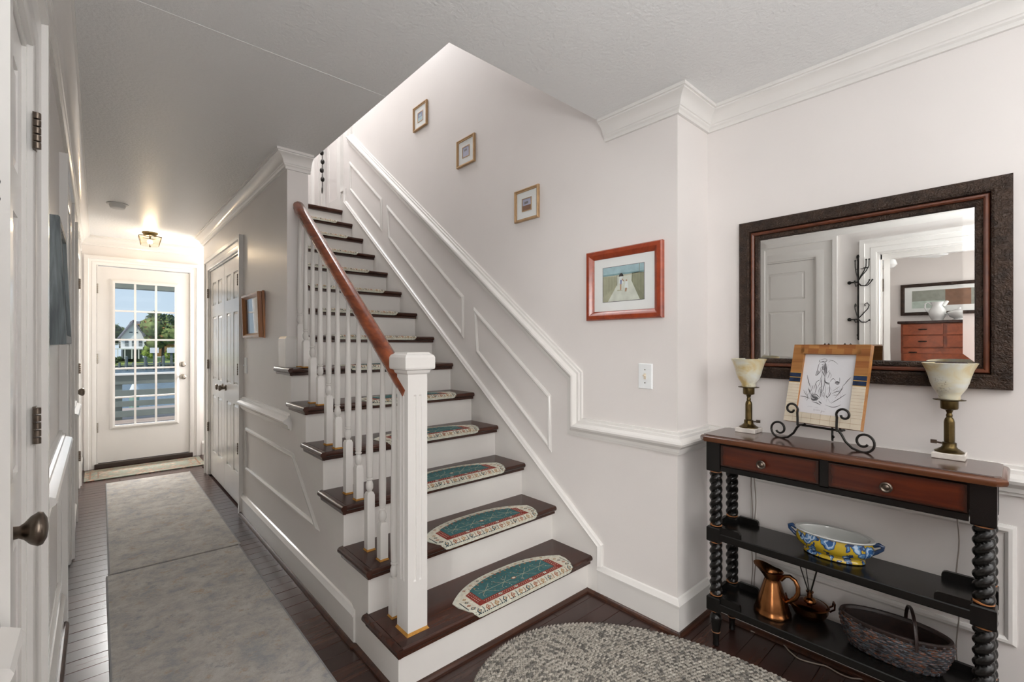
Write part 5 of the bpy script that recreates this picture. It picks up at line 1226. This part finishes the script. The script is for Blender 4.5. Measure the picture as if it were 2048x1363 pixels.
def dock(x0, x1, y, label):
    o = thing('dock', label, 'dock', (x0, y, WZ)); obj('planking', MB().box(0, x1 - x0, -.6, .6, .75, .85), 'dockgrey', o)
    k = .2
    while k < x1 - x0: obj('piling', MB().lathe([(.16, -.4), (.16, 1.75), (.05, 1.85)], 8, (k, -.5, 0)), 'dockgrey', o); k += 1.9
dock(2.6, 8.0, 77.5, 'grey timber dock with pilings on the far bank, right of the white house')
dock(-4.2, -.6, 79.5, 'grey timber dock on the far bank at the left pane edge')
pg = thing('channel_piling', 'green piling with a white pointed cap standing in the water', 'piling', (1.20, 25.8, WZ))
obj('post', MB().lathe([(.17, -.3), (.17, 1.15)], 12), 'pilinggreen', pg, 40); obj('cap', MB().lathe([(.22, 1.12), (.22, 1.2), (.02, 1.75)], 12), 'housewhite', pg, 30)
# white gabled house
ho = thing('white_house', 'white house with a steep grey gable roof across the water', 'house', (4.1, 90, -.88))
obj('wall', MB().prism([(-1.45, 1.6), (1.35, 1.6), (1.35, 3.3), (0, 5.75), (-1.45, 3.3)], 'Y', 0, 9), 'housewhite', ho)
obj('lower_storey', MB().box(-1.2, 1.1, .3, 8, 0, 1.6), 'housedark', ho)
obj('balcony', MB().box(-5.2, 1.6, -1.2, .1, 1.45, 1.62), 'housewhite', ho)
for k in range(9): obj('column', MB().box(-5.1 + k * .8, -4.98 + k * .8, -1.15, -1.03, 0, 1.5), 'housewhite', ho)
obj('balcony_rail', MB().box(-5.2, 1.6, -1.2, -1.14, 2.2, 2.28).box(-5.2, 1.6, -1.2, -1.14, 1.95, 2.0), 'housewhite', ho)
obj('roof', MB().prism([(-1.75, 3.1), (0, 5.85), (.15, 5.85), (.12, 5.6), (-1.6, 2.95)], 'Y', -.4, 9).prism([(1.65, 3.05), (.05, 5.85), (-.1, 5.85), (-.07, 5.6), (1.5, 2.9)], 'Y', -.4, 9), 'shingle', ho)
obj('side_roof', MB().add([(0, 1.2, 5.75), (4.6, 1.2, 5.65), (5.6, -.4, 3.2), (1.3, -.4, 3.1), (0, 1.5, 5.6), (4.6, 1.5, 5.5), (5.6, 0, 3.0), (1.3, 0, 2.9)], [(0, 1, 2, 3), (4, 7, 6, 5), (0, 4, 5, 1), (1, 5, 6, 2), (2, 6, 7, 3), (3, 7, 4, 0)]), 'shingle', ho)
obj('gable_window', MB().box(-.5, -.1, -.05, 0, 3.9, 4.1).box(.1, .5, -.05, 0, 3.9, 4.1), 'housedark', ho)
for x in (-1.0, -.2, .6): obj('window', MB().box(x, x + .42, -.06, 0, 1.9, 3.0), 'housedark', ho)
g2 = thing('tan_house', 'tan house with a low grey roof left of the white gabled house', 'house', (-2.6, 92, -.88))
obj('wall', MB().box(-3, 4.6, 0, 6, 0, 2.9), 'tanwall', g2); obj('roof', MB().prism([(-3.5, 2.9), (5.0, 2.9), (3.2, 4.1), (-2.2, 4.1)], 'Y', -.5, 6), 'shingle', g2)
obj('white_garage', MB().box(-1, 4.5, -1, 0, 0, 1.5), 'housewhite', g2)
bs = thing('backdrop_house', 'orange toned house half hidden behind bushes on the far bank', 'house', (9.6, 104, -.88)); obj('wall', MB().box(-3, 3, 0, 4, 0, 2.2), 'mat_tan', bs); obj('roof', MB().prism([(-3.4, 2.2), (3.4, 2.2), (0, 3.2)], 'Y', -.2, 4), 'shingle', bs)
def crown_mesh(seed, rx, ry, rz, n, s, mats):
    r = random.Random(seed); m = MB()
    lumps = [(r.uniform(-.55, .55) * rx, r.uniform(-.5, .5) * ry, r.uniform(-.45, .5) * rz, r.uniform(.42, .6)) for _ in range(9)]
    for lx, ly, lz, k in lumps: m.sphere((lx, ly, lz), min(rx, rz) * k, 10, 7, mats[0])
    for _ in range(n):
        lx, ly, lz, k = r.choice(lumps); a = r.uniform(0, 2 * PI); q_ = math.asin(r.uniform(-.6, 1)); R = min(rx, rz) * k * r.uniform(.95, 1.15)
        c = Vector((lx + R * math.cos(q_) * math.cos(a), ly + R * math.cos(q_) * math.sin(a), lz + R * math.sin(q_)))
        d1 = Vector((r.gauss(0, 1), r.gauss(0, 1), r.gauss(0, 1))).normalized() * s; d2 = Vector((r.gauss(0, 1), r.gauss(0, 1), r.gauss(0, 1))).normalized() * s
        m.add([c - d1, c + d2, c + d1, c - d2], [(0, 1, 2, 3)], r.choice(mats))
    return m
def tree(x, y, z, rx, rz, mats, label, seed, trunk=True, name='tree', cat='tree', grp=None):
    o = thing(name, label, cat, (x, y, -1.0), 0, grp)
    obj('crown', crown_mesh(seed, rx, rx, rz, 620, rx * .10, mats), None, o, loc=(0, 0, z + 1.0))
    if trunk: obj('trunk', MB().tube([(0, 0, -.5), (.05, 0, z + .6)], [.22, .12], 8), 'bark', o)
tree(7.0, 82.5, 2.75, 2.55, 2.5, ['leaf', 'leaf', 'leafdark', 'mat_tan'], 'big round tree on the far bank covering the right of the white house', 1)
tree(1.2, 104, 3.2, 2.6, 2.4, ['leafdark', 'leafdark', 'leaf'], 'dark tree rising behind the left of the white house', 2)
tree(-2.2, 108, 2.5, 2.5, 2.2, ['leafdark', 'leaf'], 'dark tree at the left edge of the door glass', 3)
tree(9.5, 112, 5.6, 2.6, 2.0, ['leafdark', 'leaf'], 'distant tree top above the grey roof', 4)
tree(5.75, 84, .25, .95, 1.0, ['leafbright', 'leafbright', 'leaf'], 'bright green bush in front of the white house', 5, False, 'bush', 'bush')
tree(8.3, 79.8, -.2, 1.2, 1.6, ['leafbright', 'leaf', 'braid_cream'], 'flowering bush at the right edge of the far bank', 6, False, 'bush', 'bush')
tree(1.9, 86, -.9, .8, .6, ['leafdark', 'leaf'], 'low dark shrub beside the tan house', 7, False, 'bush', 'bush')
for x, h, lab in ((5.75, 1.5, 'left one of two white boat lift posts on the far dock'), (7.6, 1.5, 'right one of two white boat lift posts on the far dock')):
    o = thing('boat_lift_post', lab, 'post', (x, 78.5, WZ)); obj('post', MB().box(-.14, .14, -.14, .14, -.2, 2.2), 'dockgrey', o); obj('motor_box', MB().box(-.45, .45, -.3, .3, 2.2, 2.9), 'housewhite', o)
